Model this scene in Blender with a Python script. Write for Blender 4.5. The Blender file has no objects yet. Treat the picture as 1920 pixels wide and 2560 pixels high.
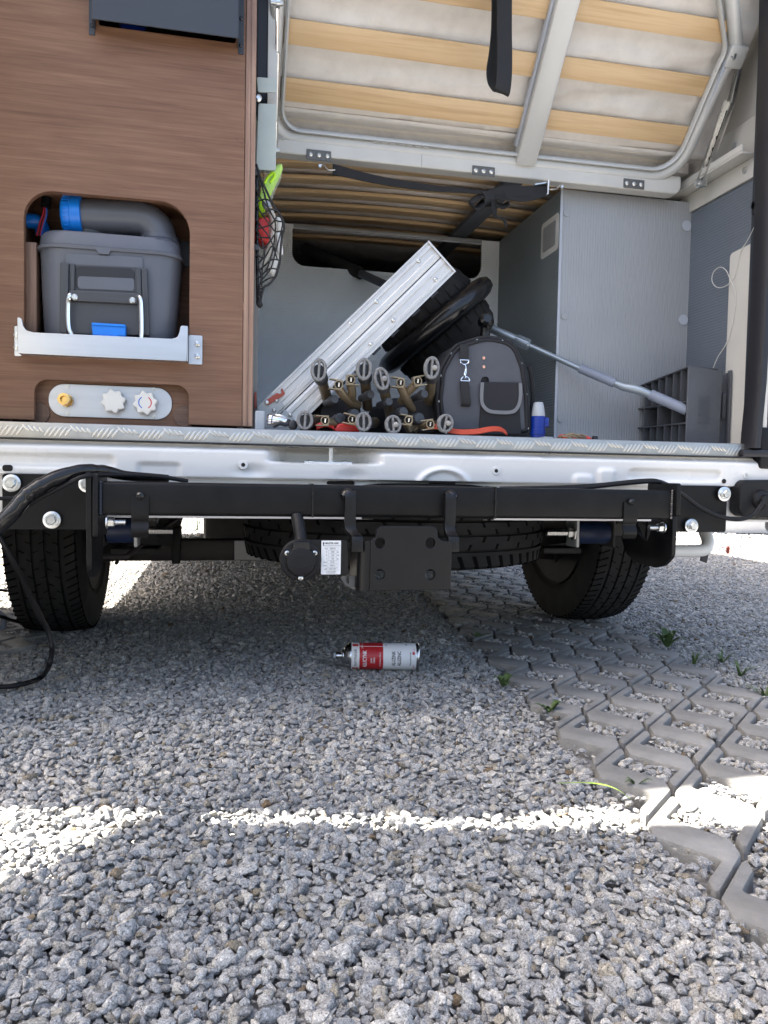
import bpy, bmesh, math, random
import numpy as np
from mathutils import Vector, Matrix, noise
R_ = math.radians
rnd = random.Random(7)
SC = bpy.context.scene
COL = SC.collection
# ------------------------------------------------------------------ camera
CAM = Vector((-.387, -1.62, .465)); FPX = 1923.0
yaw, pit, rol = R_(12), R_(-2.65), R_(1.07)
FW = Vector((math.sin(yaw)*math.cos(pit), math.cos(yaw)*math.cos(pit), math.sin(pit)))
_r = Vector((math.cos(yaw), -math.sin(yaw), 0)); _u = _r.cross(FW)
RT = _r*math.cos(rol)+_u*math.sin(rol); UP = _u*math.cos(rol)-_r*math.sin(rol)
cd = bpy.data.cameras.new('camera'); co = bpy.data.objects.new('camera', cd); COL.objects.link(co)
cd.sensor_fit = 'VERTICAL'; cd.sensor_height = 24; cd.sensor_width = 18; cd.lens = FPX/2560*24
cd.clip_start = .05; cd.clip_end = 500
co.matrix_world = Matrix(((RT.x, UP.x, -FW.x, CAM.x), (RT.y, UP.y, -FW.y, CAM.y), (RT.z, UP.z, -FW.z, CAM.z), (0, 0, 0, 1)))
SC.camera = co
# ------------------------------------------------------------------ sky, sun, exposure
SUN = Vector((-.70, .14, 1.0)).normalized()
W = bpy.data.worlds.new('World'); SC.world = W; W.use_nodes = True
wn = W.node_tree; bg = wn.nodes['Background']
sky = wn.nodes.new('ShaderNodeTexSky'); sky.sky_type = 'NISHITA'; sky.sun_disc = False
sky.sun_elevation = math.asin(SUN.z); sky.sun_rotation = math.atan2(SUN.x, SUN.y) % (2*math.pi)
sky.air_density = 1.0; sky.dust_density = 6.0; sky.ozone_density = .6
wn.links.new(sky.outputs[0], bg.inputs[0]); bg.inputs[1].default_value = .08
sl = bpy.data.lights.new('sun', 'SUN'); sl.energy = 4.8; sl.angle = R_(.45); sl.color = (1, .94, .85)
so = bpy.data.objects.new('sun', sl); COL.objects.link(so); so.rotation_euler = SUN.to_track_quat('Z', 'Y').to_euler(); so.location = SUN*30
SC.view_settings.view_transform = 'Standard'; SC.view_settings.look = 'None'
SC.view_settings.exposure = 2.9; SC.view_settings.gamma = 1; SC.view_settings.use_curve_mapping = False
SC.cycles.max_bounces = 10; SC.cycles.diffuse_bounces = 6

# ------------------------------------------------------------------ helpers
def at(px, py, X=None, Y=None, Z=None):
    "the point where the photograph's pixel (1920 x 2560) meets a plane of the place"
    d = FW+RT*((px-960)/FPX)+UP*((1280-py)/FPX)
    t = (Y-CAM.y)/d.y if Y is not None else (X-CAM.x)/d.x if X is not None else (Z-CAM.z)/d.z
    return CAM+d*t
def xz(pts, Y): return [(at(a, b, Y=Y).x, at(a, b, Y=Y).z) for a, b in pts]
def srgb(h):
    h = h.lstrip('#'); c = [int(h[i:i+2], 16)/255 for i in (0, 2, 4)]
    return tuple(x/12.92 if x <= .04045 else ((x+.055)/1.055)**2.4 for x in c)+(1,)
def rootloc(o):
    v = Vector((0, 0, 0))
    while o: v += o.location; o = o.parent
    return v
def thing(name, label, cat, loc=(0, 0, 0), group=None):
    o = bpy.data.objects.new(name, None); COL.objects.link(o); o.location = loc; o.empty_display_size = .05
    o['label'] = label; o['category'] = cat
    if group: o['group'] = group
    return o
def tag(o, label, cat, group=None):
    o['label'] = label; o['category'] = cat
    if group: o['group'] = group
    return o
def link(name, me, m, parent=None):
    if m is not None:
        me.materials.clear(); me.materials.append(m)
    o = bpy.data.objects.new(name, me); COL.objects.link(o)
    if parent is not None:
        o.parent = parent; me.transform(Matrix.Translation(-rootloc(parent)))
    return o
def put(name, me, loc, parent=None, rot=None):
    "one more object sharing a mesh, at a world point"
    o = bpy.data.objects.new(name, me); COL.objects.link(o)
    o.parent = parent; o.location = Vector(loc)-(rootloc(parent) if parent else Vector((0, 0, 0)))
    if rot is not None: o.rotation_euler = rot
    return o
def shade(me, ang=35):
    me.shade_smooth(); me.set_sharp_from_angle(angle=R_(ang))
class MB:
    def __init__(s): s.v = []; s.f = []
    def add(s, vs, fs):
        n = len(s.v); s.v += [tuple(v) for v in vs]; s.f += [tuple(i+n for i in f) for f in fs]; return s
    def box(s, x0, x1, y0, y1, z0, z1, M=None):
        vs = [Vector(p) for p in ((x0, y0, z0), (x1, y0, z0), (x1, y1, z0), (x0, y1, z0), (x0, y0, z1), (x1, y0, z1), (x1, y1, z1), (x0, y1, z1))]
        if M: vs = [M @ v for v in vs]
        return s.add(vs, [(0, 3, 2, 1), (4, 5, 6, 7), (0, 1, 5, 4), (1, 2, 6, 5), (2, 3, 7, 6), (3, 0, 4, 7)])
    def bar(s, p0, p1, w, h, up=(0, 0, 1)):
        "box of section w x h from p0 to p1"
        p0, p1 = Vector(p0), Vector(p1); d = (p1-p0).normalized(); u = Vector(up); a = d.cross(u).normalized(); b = a.cross(d)
        vs = [p+a*i*w/2+b*j*h/2 for p in (p0, p1) for i, j in ((-1, -1), (1, -1), (1, 1), (-1, 1))]
        return s.add(vs, [(0, 1, 2, 3), (7, 6, 5, 4), (0, 4, 5, 1), (1, 5, 6, 2), (2, 6, 7, 3), (3, 7, 4, 0)])
    def loft(s, rings, cap=True, closed=True):
        n = len(rings[0]); vs = [p for r in rings for p in r]; fs = []
        for i in range(len(rings)-1):
            for j in range(n if closed else n-1):
                k = (j+1) % n; fs.append((i*n+j, i*n+k, (i+1)*n+k, (i+1)*n+j))
        if cap: fs += [tuple(range(n))[::-1], tuple((len(rings)-1)*n+j for j in range(n))]
        return s.add(vs, fs)
    def tube(s, pts, r, n=10, smooth=4, closed=False, flat=1.0, cap=True):
        P = spline(pts, smooth, closed) if smooth else [Vector(p) for p in pts]
        m = len(P); rs = r if callable(r) else (lambda t: r)
        T = [((P[(i+1) % m]-P[i-1]) if closed else (P[min(i+1, m-1)]-P[max(i-1, 0)])).normalized() for i in range(m)]
        a = T[0].orthogonal().normalized(); rings = []
        for i in range(m):
            a = (a-T[i]*a.dot(T[i])).normalized(); b = T[i].cross(a); rr = rs(i/(m-1 or 1))
            rings.append([P[i]+(a*math.cos(q)+b*math.sin(q)*flat)*rr for q in [2*math.pi*k/n for k in range(n)]])
        if closed: rings.append(rings[0]); return s.loft(rings, cap=False)
        return s.loft(rings, cap=cap)
    def lathe(s, o, d, prof, n=24, cap=True):
        "prof: (distance along d, radius)"
        o, d = Vector(o), Vector(d).normalized(); a = d.orthogonal().normalized(); b = d.cross(a)
        rings = [[o+d*t+(a*math.cos(2*math.pi*k/n)+b*math.sin(2*math.pi*k/n))*r for k in range(n)] for t, r in prof]
        return s.loft(rings, cap=cap)
    def cyl(s, p0, p1, r, n=16):
        p0, p1 = Vector(p0), Vector(p1); return s.lathe(p0, p1-p0, [(0, r), ((p1-p0).length, r)], n)
    def ribbon(s, pts, wv, th, smooth=5):
        "flat strap along pts; wv = half-width vector or function of t"
        P = spline(pts, smooth); m = len(P); rings = []
        for i in range(m):
            t = (P[min(i+1, m-1)]-P[max(i-1, 0)]).normalized(); w = Vector(wv(i/(m-1)) if callable(wv) else wv); nn = t.cross(w).normalized()*th/2
            rings.append([P[i]-w-nn, P[i]+w-nn, P[i]+w+nn, P[i]-w+nn])
        return s.loft(rings)
    def sheet(s, grid):
        n = len(grid[0]); return s.add([p for r in grid for p in r], [(i*n+j, i*n+j+1, (i+1)*n+j+1, (i+1)*n+j) for i in range(len(grid)-1) for j in range(n-1)])
    def mesh(s, bevel=0, ang=35, seg=2, fix=True):
        me = bpy.data.meshes.new('m'); me.from_pydata(s.v, [], s.f)
        bm = bmesh.new(); bm.from_mesh(me)
        if fix: bmesh.ops.recalc_face_normals(bm, faces=bm.faces)
        if bevel:
            ed = [e for e in bm.edges if len(e.link_faces) == 2 and e.calc_face_angle(0) > R_(40)]
            bmesh.ops.bevel(bm, geom=ed, offset=bevel, segments=seg, affect='EDGES', profile=.5, clamp_overlap=True)
        bm.to_mesh(me); bm.free(); shade(me, ang); return me
    def build(s, name, m, parent=None, bevel=0, ang=35, seg=2):
        return link(name, s.mesh(bevel, ang, seg), m, parent)
def spline(pts, k=6, closed=False):
    P = [Vector(p) for p in pts]
    if len(P) < 3 or not k: return P
    out = []; n = len(P)
    for i in range(n if closed else n-1):
        p0 = P[i-1] if (closed or i) else P[0]*2-P[1]
        p1 = P[i]; p2 = P[(i+1) % n]; p3 = P[(i+2) % n] if (closed or i+2 < n) else P[-1]*2-P[-2]
        for j in range(k):
            t = j/k; out.append(.5*((2*p1)+(p2-p0)*t+(2*p0-5*p1+4*p2-p3)*t*t+(3*p1-p0-3*p2+p3)*t**3))
    if not closed: out.append(P[-1])
    return out
def fillet(pts, rad, n=6):
    "round the corners of a 2-D polygon; rad = one radius or one per corner"
    out = []; m = len(pts)
    for i in range(m):
        r = rad[i] if isinstance(rad, (list, tuple)) else rad
        p = Vector(pts[i]).to_2d(); a = Vector(pts[i-1]).to_2d()-p; b = Vector(pts[(i+1) % m]).to_2d()-p
        if r <= 0: out.append(tuple(p)); continue
        an = a.angle(b); t = min(r/math.tan(an/2), a.length*.49, b.length*.49); a.normalize(); b.normalize(); r2 = t*math.tan(an/2)
        c = p+(a+b).normalized()*(r2/math.sin(an/2)); s0 = p+a*t-c; s1 = p+b*t-c
        a0 = math.atan2(s0.y, s0.x); d = math.atan2(s1.y, s1.x)-a0
        while d > math.pi: d -= 2*math.pi
        while d < -math.pi: d += 2*math.pi
        out += [(c.x+r2*math.cos(a0+d*k/n), c.y+r2*math.sin(a0+d*k/n)) for k in range(n+1)]
    return out
def rect(x0, x1, z0, z1, r=0, n=6): return fillet([(x0, z0), (x1, z0), (x1, z1), (x0, z1)], r, n) if r else [(x0, z0), (x1, z0), (x1, z1), (x0, z1)]
def circ(x, z, r, n=20): return [(x+r*math.cos(2*math.pi*k/n), z+r*math.sin(2*math.pi*k/n)) for k in range(n)]
def frameXZ(Y): return Matrix(((1, 0, 0, 0), (0, 0, -1, Y), (0, 1, 0, 0), (0, 0, 0, 1)))     # u->X v->Z w->-Y (towards the rear)
def frameYZ(X): return Matrix(((0, 0, -1, X), (-1, 0, 0, 0), (0, 1, 0, 0), (0, 0, 0, 1)))    # u->-Y v->Z w->-X
def frameXY(Z): return Matrix(((1, 0, 0, 0), (0, 1, 0, 0), (0, 0, 1, Z), (0, 0, 0, 1)))
def frameO(o, ux, uy):
    ux, uy = Vector(ux).normalized(), Vector(uy).normalized(); w = ux.cross(uy); return Matrix(((ux.x, uy.x, w.x, o[0]), (ux.y, uy.y, w.y, o[1]), (ux.z, uy.z, w.z, o[2]), (0, 0, 0, 1)))
def plate_mesh(pts, M, th, holes=(), bevel=.0008, ang=17):
    "plate with holes, its front on the frame's plane, th thick behind it"
    cu = bpy.data.curves.new('c', 'CURVE'); cu.dimensions = '2D'; cu.fill_mode = 'BOTH'
    bevel = min(bevel, th*.45)
    cu.extrude = max(th/2-bevel, 1e-5); cu.bevel_depth = bevel; cu.bevel_resolution = 1; cu.offset = -bevel
    for poly in [pts]+list(holes):
        sp = cu.splines.new('POLY'); sp.points.add(len(poly)-1); sp.use_cyclic_u = True
        for p, q in zip(sp.points, poly): p.co = (q[0], q[1], 0, 1)
    o = bpy.data.objects.new('c', cu); me = bpy.data.meshes.new_from_object(o)
    bpy.data.objects.remove(o); bpy.data.curves.remove(cu)
    me.transform(M @ Matrix.Translation((0, 0, -th/2)))
    bm = bmesh.new(); bm.from_mesh(me); bmesh.ops.remove_doubles(bm, verts=bm.verts, dist=1e-6); bmesh.ops.recalc_face_normals(bm, faces=bm.faces); bm.to_mesh(me); bm.free()
    shade(me, ang); return me
def plate(name, pts, M, th, m, parent=None, holes=(), bevel=.0008): return link(name, plate_mesh(pts, M, th, holes, bevel), m, parent)
FONT = None
def text_mesh(body, size, M, th=.0002, align='LEFT', sx=1.0, weight=0):
    cu = bpy.data.curves.new('t', 'FONT'); cu.body = body; cu.size = size; cu.extrude = th; cu.align_x = align; cu.align_y = 'CENTER'; cu.offset = weight
    cu.resolution_u = 3
    o = bpy.data.objects.new('t', cu); me = bpy.data.meshes.new_from_object(o); bpy.data.objects.remove(o); bpy.data.curves.remove(cu)
    me.transform(M @ Matrix.Diagonal((sx, 1, 1, 1))); return me
def text(name, body, size, M, m, parent, **k): return link(name, text_mesh(body, size, M, **k), m, parent)

# ------------------------------------------------------------------ materials
def mat(name, col, rough=.5, metal=0, var=.0, vscale=8, bump=0, bscale=40, stretch=(1, 1, 1), spec=.5, coat=0, sheen=0, rvar=0, col2=None, dirt=0):
    m = bpy.data.materials.new(name); m.use_nodes = True; nt = m.node_tree; b = nt.nodes['Principled BSDF']
    c = srgb(col) if isinstance(col, str) else tuple(col)+(1,)
    b.inputs['Base Color'].default_value = c; b.inputs['Roughness'].default_value = rough; b.inputs['Metallic'].default_value = metal
    b.inputs['Specular IOR Level'].default_value = spec; b.inputs['Coat Weight'].default_value = coat
    if sheen: b.inputs['Sheen Weight'].default_value = sheen
    tc = nt.nodes.new('ShaderNodeTexCoord'); mp = nt.nodes.new('ShaderNodeMapping'); mp.inputs['Scale'].default_value = stretch
    nt.links.new(tc.outputs['Object'], mp.inputs[0])
    def nz(s, d=4, r=.6):
        n = nt.nodes.new('ShaderNodeTexNoise'); n.inputs['Scale'].default_value = s; n.inputs['Detail'].default_value = d; n.inputs['Roughness'].default_value = r
        nt.links.new(mp.outputs[0], n.inputs['Vector']); return n
    if var or col2:
        n = nz(vscale); rp = nt.nodes.new('ShaderNodeValToRGB'); rp.color_ramp.elements[0].position = .32; rp.color_ramp.elements[1].position = .68
        c2 = (srgb(col2) if isinstance(col2, str) else tuple(x*(1-var) for x in c[:3])+(1,))
        rp.color_ramp.elements[0].color = c2; rp.color_ramp.elements[1].color = tuple(min(1, x*(1+var*.5)) for x in c[:3])+(1,)
        nt.links.new(n.outputs['Fac'], rp.inputs[0]); nt.links.new(rp.outputs[0], b.inputs['Base Color'])
    if rvar:
        n = nz(vscale*2.3); mr = nt.nodes.new('ShaderNodeMapRange'); mr.inputs['To Min'].default_value = max(0, rough-rvar); mr.inputs['To Max'].default_value = min(1, rough+rvar)
        nt.links.new(n.outputs['Fac'], mr.inputs[0]); nt.links.new(mr.outputs[0], b.inputs['Roughness'])
    if bump:
        n = nz(bscale, 5); bp = nt.nodes.new('ShaderNodeBump'); bp.inputs['Strength'].default_value = 1; bp.inputs['Distance'].default_value = bump
        nt.links.new(n.outputs['Fac'], bp.inputs['Height']); nt.links.new(bp.outputs[0], b.inputs['Normal'])
    m['_map'] = 0
    return m
def ramp(nt, fac, stops):
    rp = nt.nodes.new('ShaderNodeValToRGB'); e = rp.color_ramp.elements
    while len(e) < len(stops): e.new(.5)
    for k, (p, c) in enumerate(stops): e[k].position = p; e[k].color = srgb(c) if isinstance(c, str) else tuple(c)+(1,)
    nt.links.new(fac, rp.inputs[0]); return rp
def wood(name, stops, axis, grain=1.0, rough=.55, seed=0, fine=1.0, swirl=0.0, bumpd=.0001, wa=.5, wf=.28):
    "grain that runs along axis, in object space"
    m = bpy.data.materials.new(name); m.use_nodes = True; nt = m.node_tree; b = nt.nodes['Principled BSDF']; b.inputs['Roughness'].default_value = rough
    tc = nt.nodes.new('ShaderNodeTexCoord'); info = nt.nodes.new('ShaderNodeObjectInfo'); ad = nt.nodes.new('ShaderNodeVectorMath'); ad.operation = 'ADD'
    mu = nt.nodes.new('ShaderNodeMath'); mu.operation = 'MULTIPLY'; mu.inputs[1].default_value = 37.0
    nt.links.new(info.outputs['Random'], mu.inputs[0]); nt.links.new(tc.outputs['Object'], ad.inputs[0])
    if seed: nt.links.new(mu.outputs[0], ad.inputs[1])
    def nz(sc, s, d=6, dist=0):
        mp = nt.nodes.new('ShaderNodeMapping'); mp.inputs['Scale'].default_value = sc; nt.links.new(ad.outputs[0], mp.inputs[0])
        n = nt.nodes.new('ShaderNodeTexNoise'); n.inputs['Scale'].default_value = s; n.inputs['Detail'].default_value = d; n.inputs['Roughness'].default_value = .62; n.inputs['Distortion'].default_value = dist
        nt.links.new(mp.outputs[0], n.inputs['Vector']); return n
    st = [1.0, 1.0, 1.0]; st[axis] = .045; st2 = [1.0]*3; st2[axis] = .02; st3 = [1.0]*3; st3[axis] = .16
    a = nz(st, 42*grain, 5, .6); f = nz(st2, 260*fine, 4); c = nz(st3, 7*grain, 3, swirl)
    mx = nt.nodes.new('ShaderNodeMath'); mx.operation = 'MULTIPLY_ADD'; mx.inputs[1].default_value = wa; nt.links.new(a.outputs['Fac'], mx.inputs[0])
    m2 = nt.nodes.new('ShaderNodeMath'); m2.operation = 'MULTIPLY_ADD'; m2.inputs[1].default_value = wf; nt.links.new(f.outputs['Fac'], m2.inputs[0])
    m3 = nt.nodes.new('ShaderNodeMath'); m3.operation = 'MULTIPLY'; m3.inputs[1].default_value = .22; nt.links.new(c.outputs['Fac'], m3.inputs[0])
    nt.links.new(m3.outputs[0], m2.inputs[2]); nt.links.new(m2.outputs[0], mx.inputs[2])
    rp = ramp(nt, mx.outputs[0], stops); nt.links.new(rp.outputs[0], b.inputs['Base Color'])
    bp = nt.nodes.new('ShaderNodeBump'); bp.inputs['Distance'].default_value = bumpd; bp.inputs['Strength'].default_value = .6
    nt.links.new(f.outputs['Fac'], bp.inputs['Height']); nt.links.new(bp.outputs[0], b.inputs['Normal'])
    return m
def ribbed(name, col, axis, pitch, depth, rough=.5, metal=0, axis2=None, pitch2=0, col2=None, spec=.5):
    "fine moulded ribs across axis"
    m = mat(name, col, rough, metal, spec=spec); nt = m.node_tree; b = nt.nodes['Principled BSDF']
    tc = nt.nodes.new('ShaderNodeTexCoord'); sp = nt.nodes.new('ShaderNodeSeparateXYZ'); nt.links.new(tc.outputs['Object'], sp.inputs[0])
    def wv(ax, p):
        k = nt.nodes.new('ShaderNodeMath'); k.operation = 'MULTIPLY'; k.inputs[1].default_value = 2*math.pi/p; nt.links.new(sp.outputs[ax], k.inputs[0])
        s = nt.nodes.new('ShaderNodeMath'); s.operation = 'SINE'; nt.links.new(k.outputs[0], s.inputs[0]); return s
    h = wv(axis, pitch)
    if axis2 is not None:
        h2 = wv(axis2, pitch2); a = nt.nodes.new('ShaderNodeMath'); a.operation = 'MULTIPLY_ADD'; a.inputs[1].default_value = .45
        nt.links.new(h2.outputs[0], a.inputs[0]); nt.links.new(h.outputs[0], a.inputs[2]); h = a
    bp = nt.nodes.new('ShaderNodeBump'); bp.inputs['Distance'].default_value = depth; bp.inputs['Strength'].default_value = 1
    nt.links.new(h.outputs[0], bp.inputs['Height']); nt.links.new(bp.outputs[0], b.inputs['Normal'])
    n = nt.nodes.new('ShaderNodeTexNoise'); n.inputs['Scale'].default_value = 3; n.inputs['Detail'].default_value = 5; nt.links.new(tc.outputs['Object'], n.inputs['Vector'])
    c = srgb(col); rp = ramp(nt, n.outputs['Fac'], [(.3, tuple(x*.88 for x in c[:3])), (.7, tuple(min(1, x*1.08) for x in c[:3]))]); nt.links.new(rp.outputs[0], b.inputs['Base Color'])
    return m
def striped(name, c1, c2, axis, pitch, duty=.5, rough=.6, bump=0):
    m = mat(name, c1, rough); nt = m.node_tree; b = nt.nodes['Principled BSDF']
    tc = nt.nodes.new('ShaderNodeTexCoord'); sp = nt.nodes.new('ShaderNodeSeparateXYZ'); nt.links.new(tc.outputs['Object'], sp.inputs[0])
    k = nt.nodes.new('ShaderNodeMath'); k.operation = 'MULTIPLY'; k.inputs[1].default_value = 1/pitch; nt.links.new(sp.outputs[axis], k.inputs[0])
    fr = nt.nodes.new('ShaderNodeMath'); fr.operation = 'FRACT'; nt.links.new(k.outputs[0], fr.inputs[0])
    rp = ramp(nt, fr.outputs[0], [(duty-.05, c1), (duty+.05, c2)]); nt.links.new(rp.outputs[0], b.inputs['Base Color']); return m

M = {}
M['van_white'] = mat('van_white', (.70, .69, .665), .28, var=.04, vscale=3, coat=.4, rvar=.06)
M['black_paint'] = mat('black_paint', (.0050, .0050, .0054), .44, spec=.22, var=.55, vscale=22, bump=.00006, bscale=900, rvar=.08)
M['black_gloss'] = mat('black_gloss', (.007, .007, .008), .25)
M['black_plastic'] = mat('black_plastic', (.008, .008, .009), .5, spec=.25, bump=.00005, bscale=600)
M['rubber'] = mat('rubber', (.034, .033, .032), .85, var=.3, spec=.2, vscale=18, bump=.0002, bscale=120)
M['rubber_seal'] = mat('rubber_seal', (.012, .012, .016), .45)
M['zinc'] = mat('zinc', (.68, .70, .70), .32, 1, var=.15, vscale=60, rvar=.12)
M['steel'] = mat('steel', (.62, .62, .60), .3, 1, var=.1, vscale=40, rvar=.1)
M['chrome'] = mat('chrome', (.85, .85, .86), .08, 1)
M['alu'] = mat('alu', (.74, .75, .76), .38, 1, var=.08, vscale=14, rvar=.1, bump=.00004, bscale=300)
M['alu_tread'] = mat('alu_tread', (.43, .41, .375), .40, 1, var=.12, vscale=25, rvar=.12, bump=.0002, bscale=45)
M['alu_brushed'] = mat('alu_brushed', (.56, .575, .61), .36, .9, var=.1, vscale=9, stretch=(.2, 1, 4), rvar=.1, bump=.00003, bscale=900)
M['ramp_alu'] = mat('ramp_alu', (.60, .595, .585), .4, .35, var=.06, vscale=20, rvar=.08)
M['silver_paint'] = mat('silver_paint', (.52, .525, .51), .42, .12, var=.05, vscale=10, coat=.1)
M['silver_rail'] = mat('silver_rail', (.56, .55, .51), .5, .1, var=.06, vscale=12)
M['sage_metal'] = mat('sage_metal', (.40, .43, .38), .4, .2, var=.08, vscale=15)
M['fabric_white'] = mat('fabric_white', (.66, .635, .60), .95, var=.07, vscale=30, bump=.0006, bscale=260, sheen=.1)
M['fabric_cream'] = mat('fabric_cream', (.62, .585, .51), .9, var=.06, vscale=60, bump=.0006, bscale=500)
M['mattress_grey'] = mat('mattress_grey', (.70, .67, .64), .95, var=.15, vscale=25, bump=.0008, bscale=150)
M['walnut'] = wood('walnut', [(.32, (.098, .043, .023)), (.45, (.150, .073, .040)), (.55, (.188, .098, .056)), (.70, (.25, .141, .088))], 0, 2.3, .6, fine=1.05, swirl=1.6, wa=.42, wf=.34)
M['walnut_edge'] = wood('walnut_edge', [(.35, (.15, .085, .06)), (.5, (.26, .155, .105)), (.65, (.36, .235, .165))], 2, 1.6, .45)
M['walnut_dark'] = wood('walnut_dark', [(.32, (.055, .028, .018)), (.5, (.12, .066, .042)), (.68, (.19, .112, .075))], 0, 1.0, .5)
M['birch'] = wood('birch', [(.28, (.36, .21, .10)), (.42, (.52, .345, .175)), (.52, (.62, .44, .245)), (.62, (.55, .375, .195)), (.75, (.68, .50, .31))], 0, .75, .42, seed=1, fine=.6, swirl=3.5)
M['birch_edge'] = wood('birch_edge', [(.35, (.45, .29, .14)), (.5, (.66, .47, .27)), (.65, (.76, .58, .38))], 0, 1.2, .55)
M['cassette_grey'] = mat('cassette_grey', (.098, .106, .128), .38, var=.06, vscale=10, bump=.00006, bscale=700, rvar=.05)
M['cassette_dark'] = mat('cassette_dark', (.045, .048, .055), .42, bump=.00005, bscale=600)
M['blue_plastic'] = mat('blue_plastic', (.005, .19, .72), .34, var=.05, vscale=20)
M['blue_bottle'] = mat('blue_bottle', (.004, .028, .24), .3)
M['grey_cap'] = mat('grey_cap', (.34, .37, .40), .45)
M['white_plastic'] = mat('white_plastic', (.66, .645, .60), .38)
M['white_glossy'] = mat('white_glossy', (.80, .80, .78), .25)
M['brass'] = mat('brass', (.62, .42, .16), .3, 1)
M['copper'] = mat('copper', (.75, .42, .30), .35, 1)
M['slate_cover'] = mat('slate_cover', (.030, .036, .047), .5, var=.05, vscale=8, bump=.00004, bscale=500)
M['grey_rib'] = mat('grey_rib', '#9a9c9e', .42, .15, var=.06, vscale=4)
M['grey_wall'] = ribbed('grey_wall', '#6a727c', 2, .0075, .0003, .5, .05)
M['back_wall_grey'] = ribbed('back_wall_grey', '#eceff0', 2, .0065, .0004, .45, 0, 0, .0065)
M['box_side'] = ribbed('box_side', '#747b7c', 2, .0075, .0003, .55)
M['grey_disc'] = mat('grey_disc', (.42, .45, .50), .45)
M['cream_wall'] = mat('cream_wall', (.46, .44, .40), .7, var=.05, vscale=8)
M['liner_white'] = mat('liner_white', (.62, .60, .55), .6, var=.05, vscale=6)
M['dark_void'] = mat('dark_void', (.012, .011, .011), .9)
M['under_dark'] = mat('under_dark', (.022, .021, .020), .7, var=.4, vscale=12, bump=.001, bscale=30)
M['axle_paint'] = mat('axle_paint', (.030, .024, .022), .5, var=.4, vscale=9)
M['webbing'] = mat('webbing', (.012, .012, .013), .75, bump=.0004, bscale=700)
M['felt'] = mat('felt', (.22, .22, .22), 1, var=.35, vscale=160, bump=.0012, bscale=380)
M['bronze_tube'] = mat('bronze_tube', (.22, .175, .115), .38, .55, var=.1, vscale=30)
M['bronze_clip'] = mat('bronze_clip', (.34, .28, .19), .38, .6)
M['bag_grey'] = mat('bag_grey', (.074, .078, .092), .85, var=.08, vscale=25, bump=.0004, bscale=800)
M['bag_black'] = mat('bag_black', (.012, .012, .015), .8, bump=.0004, bscale=500)
M['piping_grey'] = mat('piping_grey', (.15, .155, .165), .8, bump=.0003, bscale=900)
M['pole_grey'] = mat('pole_grey', (.30, .34, .37), .35, .6, var=.06, vscale=30)
M['pole_sleeve'] = mat('pole_sleeve', (.20, .225, .28), .45)
M['level_grey'] = mat('level_grey', (.075, .08, .09), .55, var=.12, vscale=14, bump=.0006, bscale=90, rvar=.1)
M['net_black'] = mat('net_black', (.01, .01, .01), .7)
M['hi_vis'] = mat('hi_vis', (.56, .95, .02), .6, var=.1, vscale=20)
M['red_plastic'] = mat('red_plastic', (.62, .035, .03), .35)
M['red_latch'] = mat('red_latch', (.34, .06, .035), .45)
M['orange_strap'] = mat('orange_strap', (.42, .055, .025), .6)
M['dusty_blue'] = mat('dusty_blue', (.005, .015, .055), .5, var=.4, vscale=60, bump=.0004, bscale=150)
M['grey_bracket'] = mat('grey_bracket', (.40, .41, .41), .45, .4)
M['label_white'] = mat('label_white', (.72, .72, .72), .4)
M['label_red'] = mat('label_red', (.42, .02, .025), .35)
M['ink_black'] = mat('ink_black', (.012, .012, .014), .5)
M['ink_white'] = mat('ink_white', (.75, .75, .75), .5)
M['ink_red'] = mat('ink_red', (.55, .02, .04), .5)
M['ink_blue'] = mat('ink_blue', (.02, .12, .5), .5)
M['box_line'] = mat('box_line', (.45, .45, .45), .5)
M['can_tin'] = mat('can_tin', (.62, .63, .64), .22, 1)
M['concrete'] = mat('concrete', (.205, .201, .190), .95, var=.32, vscale=11, bump=.0022, bscale=210)
M['concrete_b'] = mat('concrete_b', (.235, .230, .217), .95, var=.36, vscale=8, bump=.0022, bscale=240)
M['leaf'] = mat('leaf', (.062, .105, .028), .6, var=.3, vscale=40)
M['leaf_light'] = mat('leaf_light', (.22, .36, .04), .55, var=.2, vscale=20)
M['leaf_red'] = mat('leaf_red', (.30, .07, .06), .6)
M['plastic_film'] = mat('plastic_film', (.75, .78, .72), .15)
_b = M['plastic_film'].node_tree.nodes['Principled BSDF']; _b.inputs['Alpha'].default_value = .22
M['glass_dark'] = mat('glass_dark', (.03, .035, .04), .08)
M['shade_screen_grey'] = mat('shade_screen_grey', (.20, .20, .18), .95)
M['tread_bar'] = mat('tread_bar', (.56, .54, .50), .32, 1, rvar=.08)
M['floor_grey'] = mat('floor_grey', (.42, .43, .44), .55)
M['side_grey'] = mat('side_grey', (.27, .265, .25), .6)
M['satin_black'] = mat('satin_black', (.0058, .0058, .0064), .38, spec=.30, var=.3, vscale=14, bump=.00003, bscale=700, rvar=.06)
M['rubber_dark'] = mat('rubber_dark', (.017, .0165, .016), .85, var=.3, vscale=18, bump=.0002, bscale=120, spec=.2)
M['lug_grey'] = mat('lug_grey', (.12, .12, .115), .5, .3)
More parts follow.
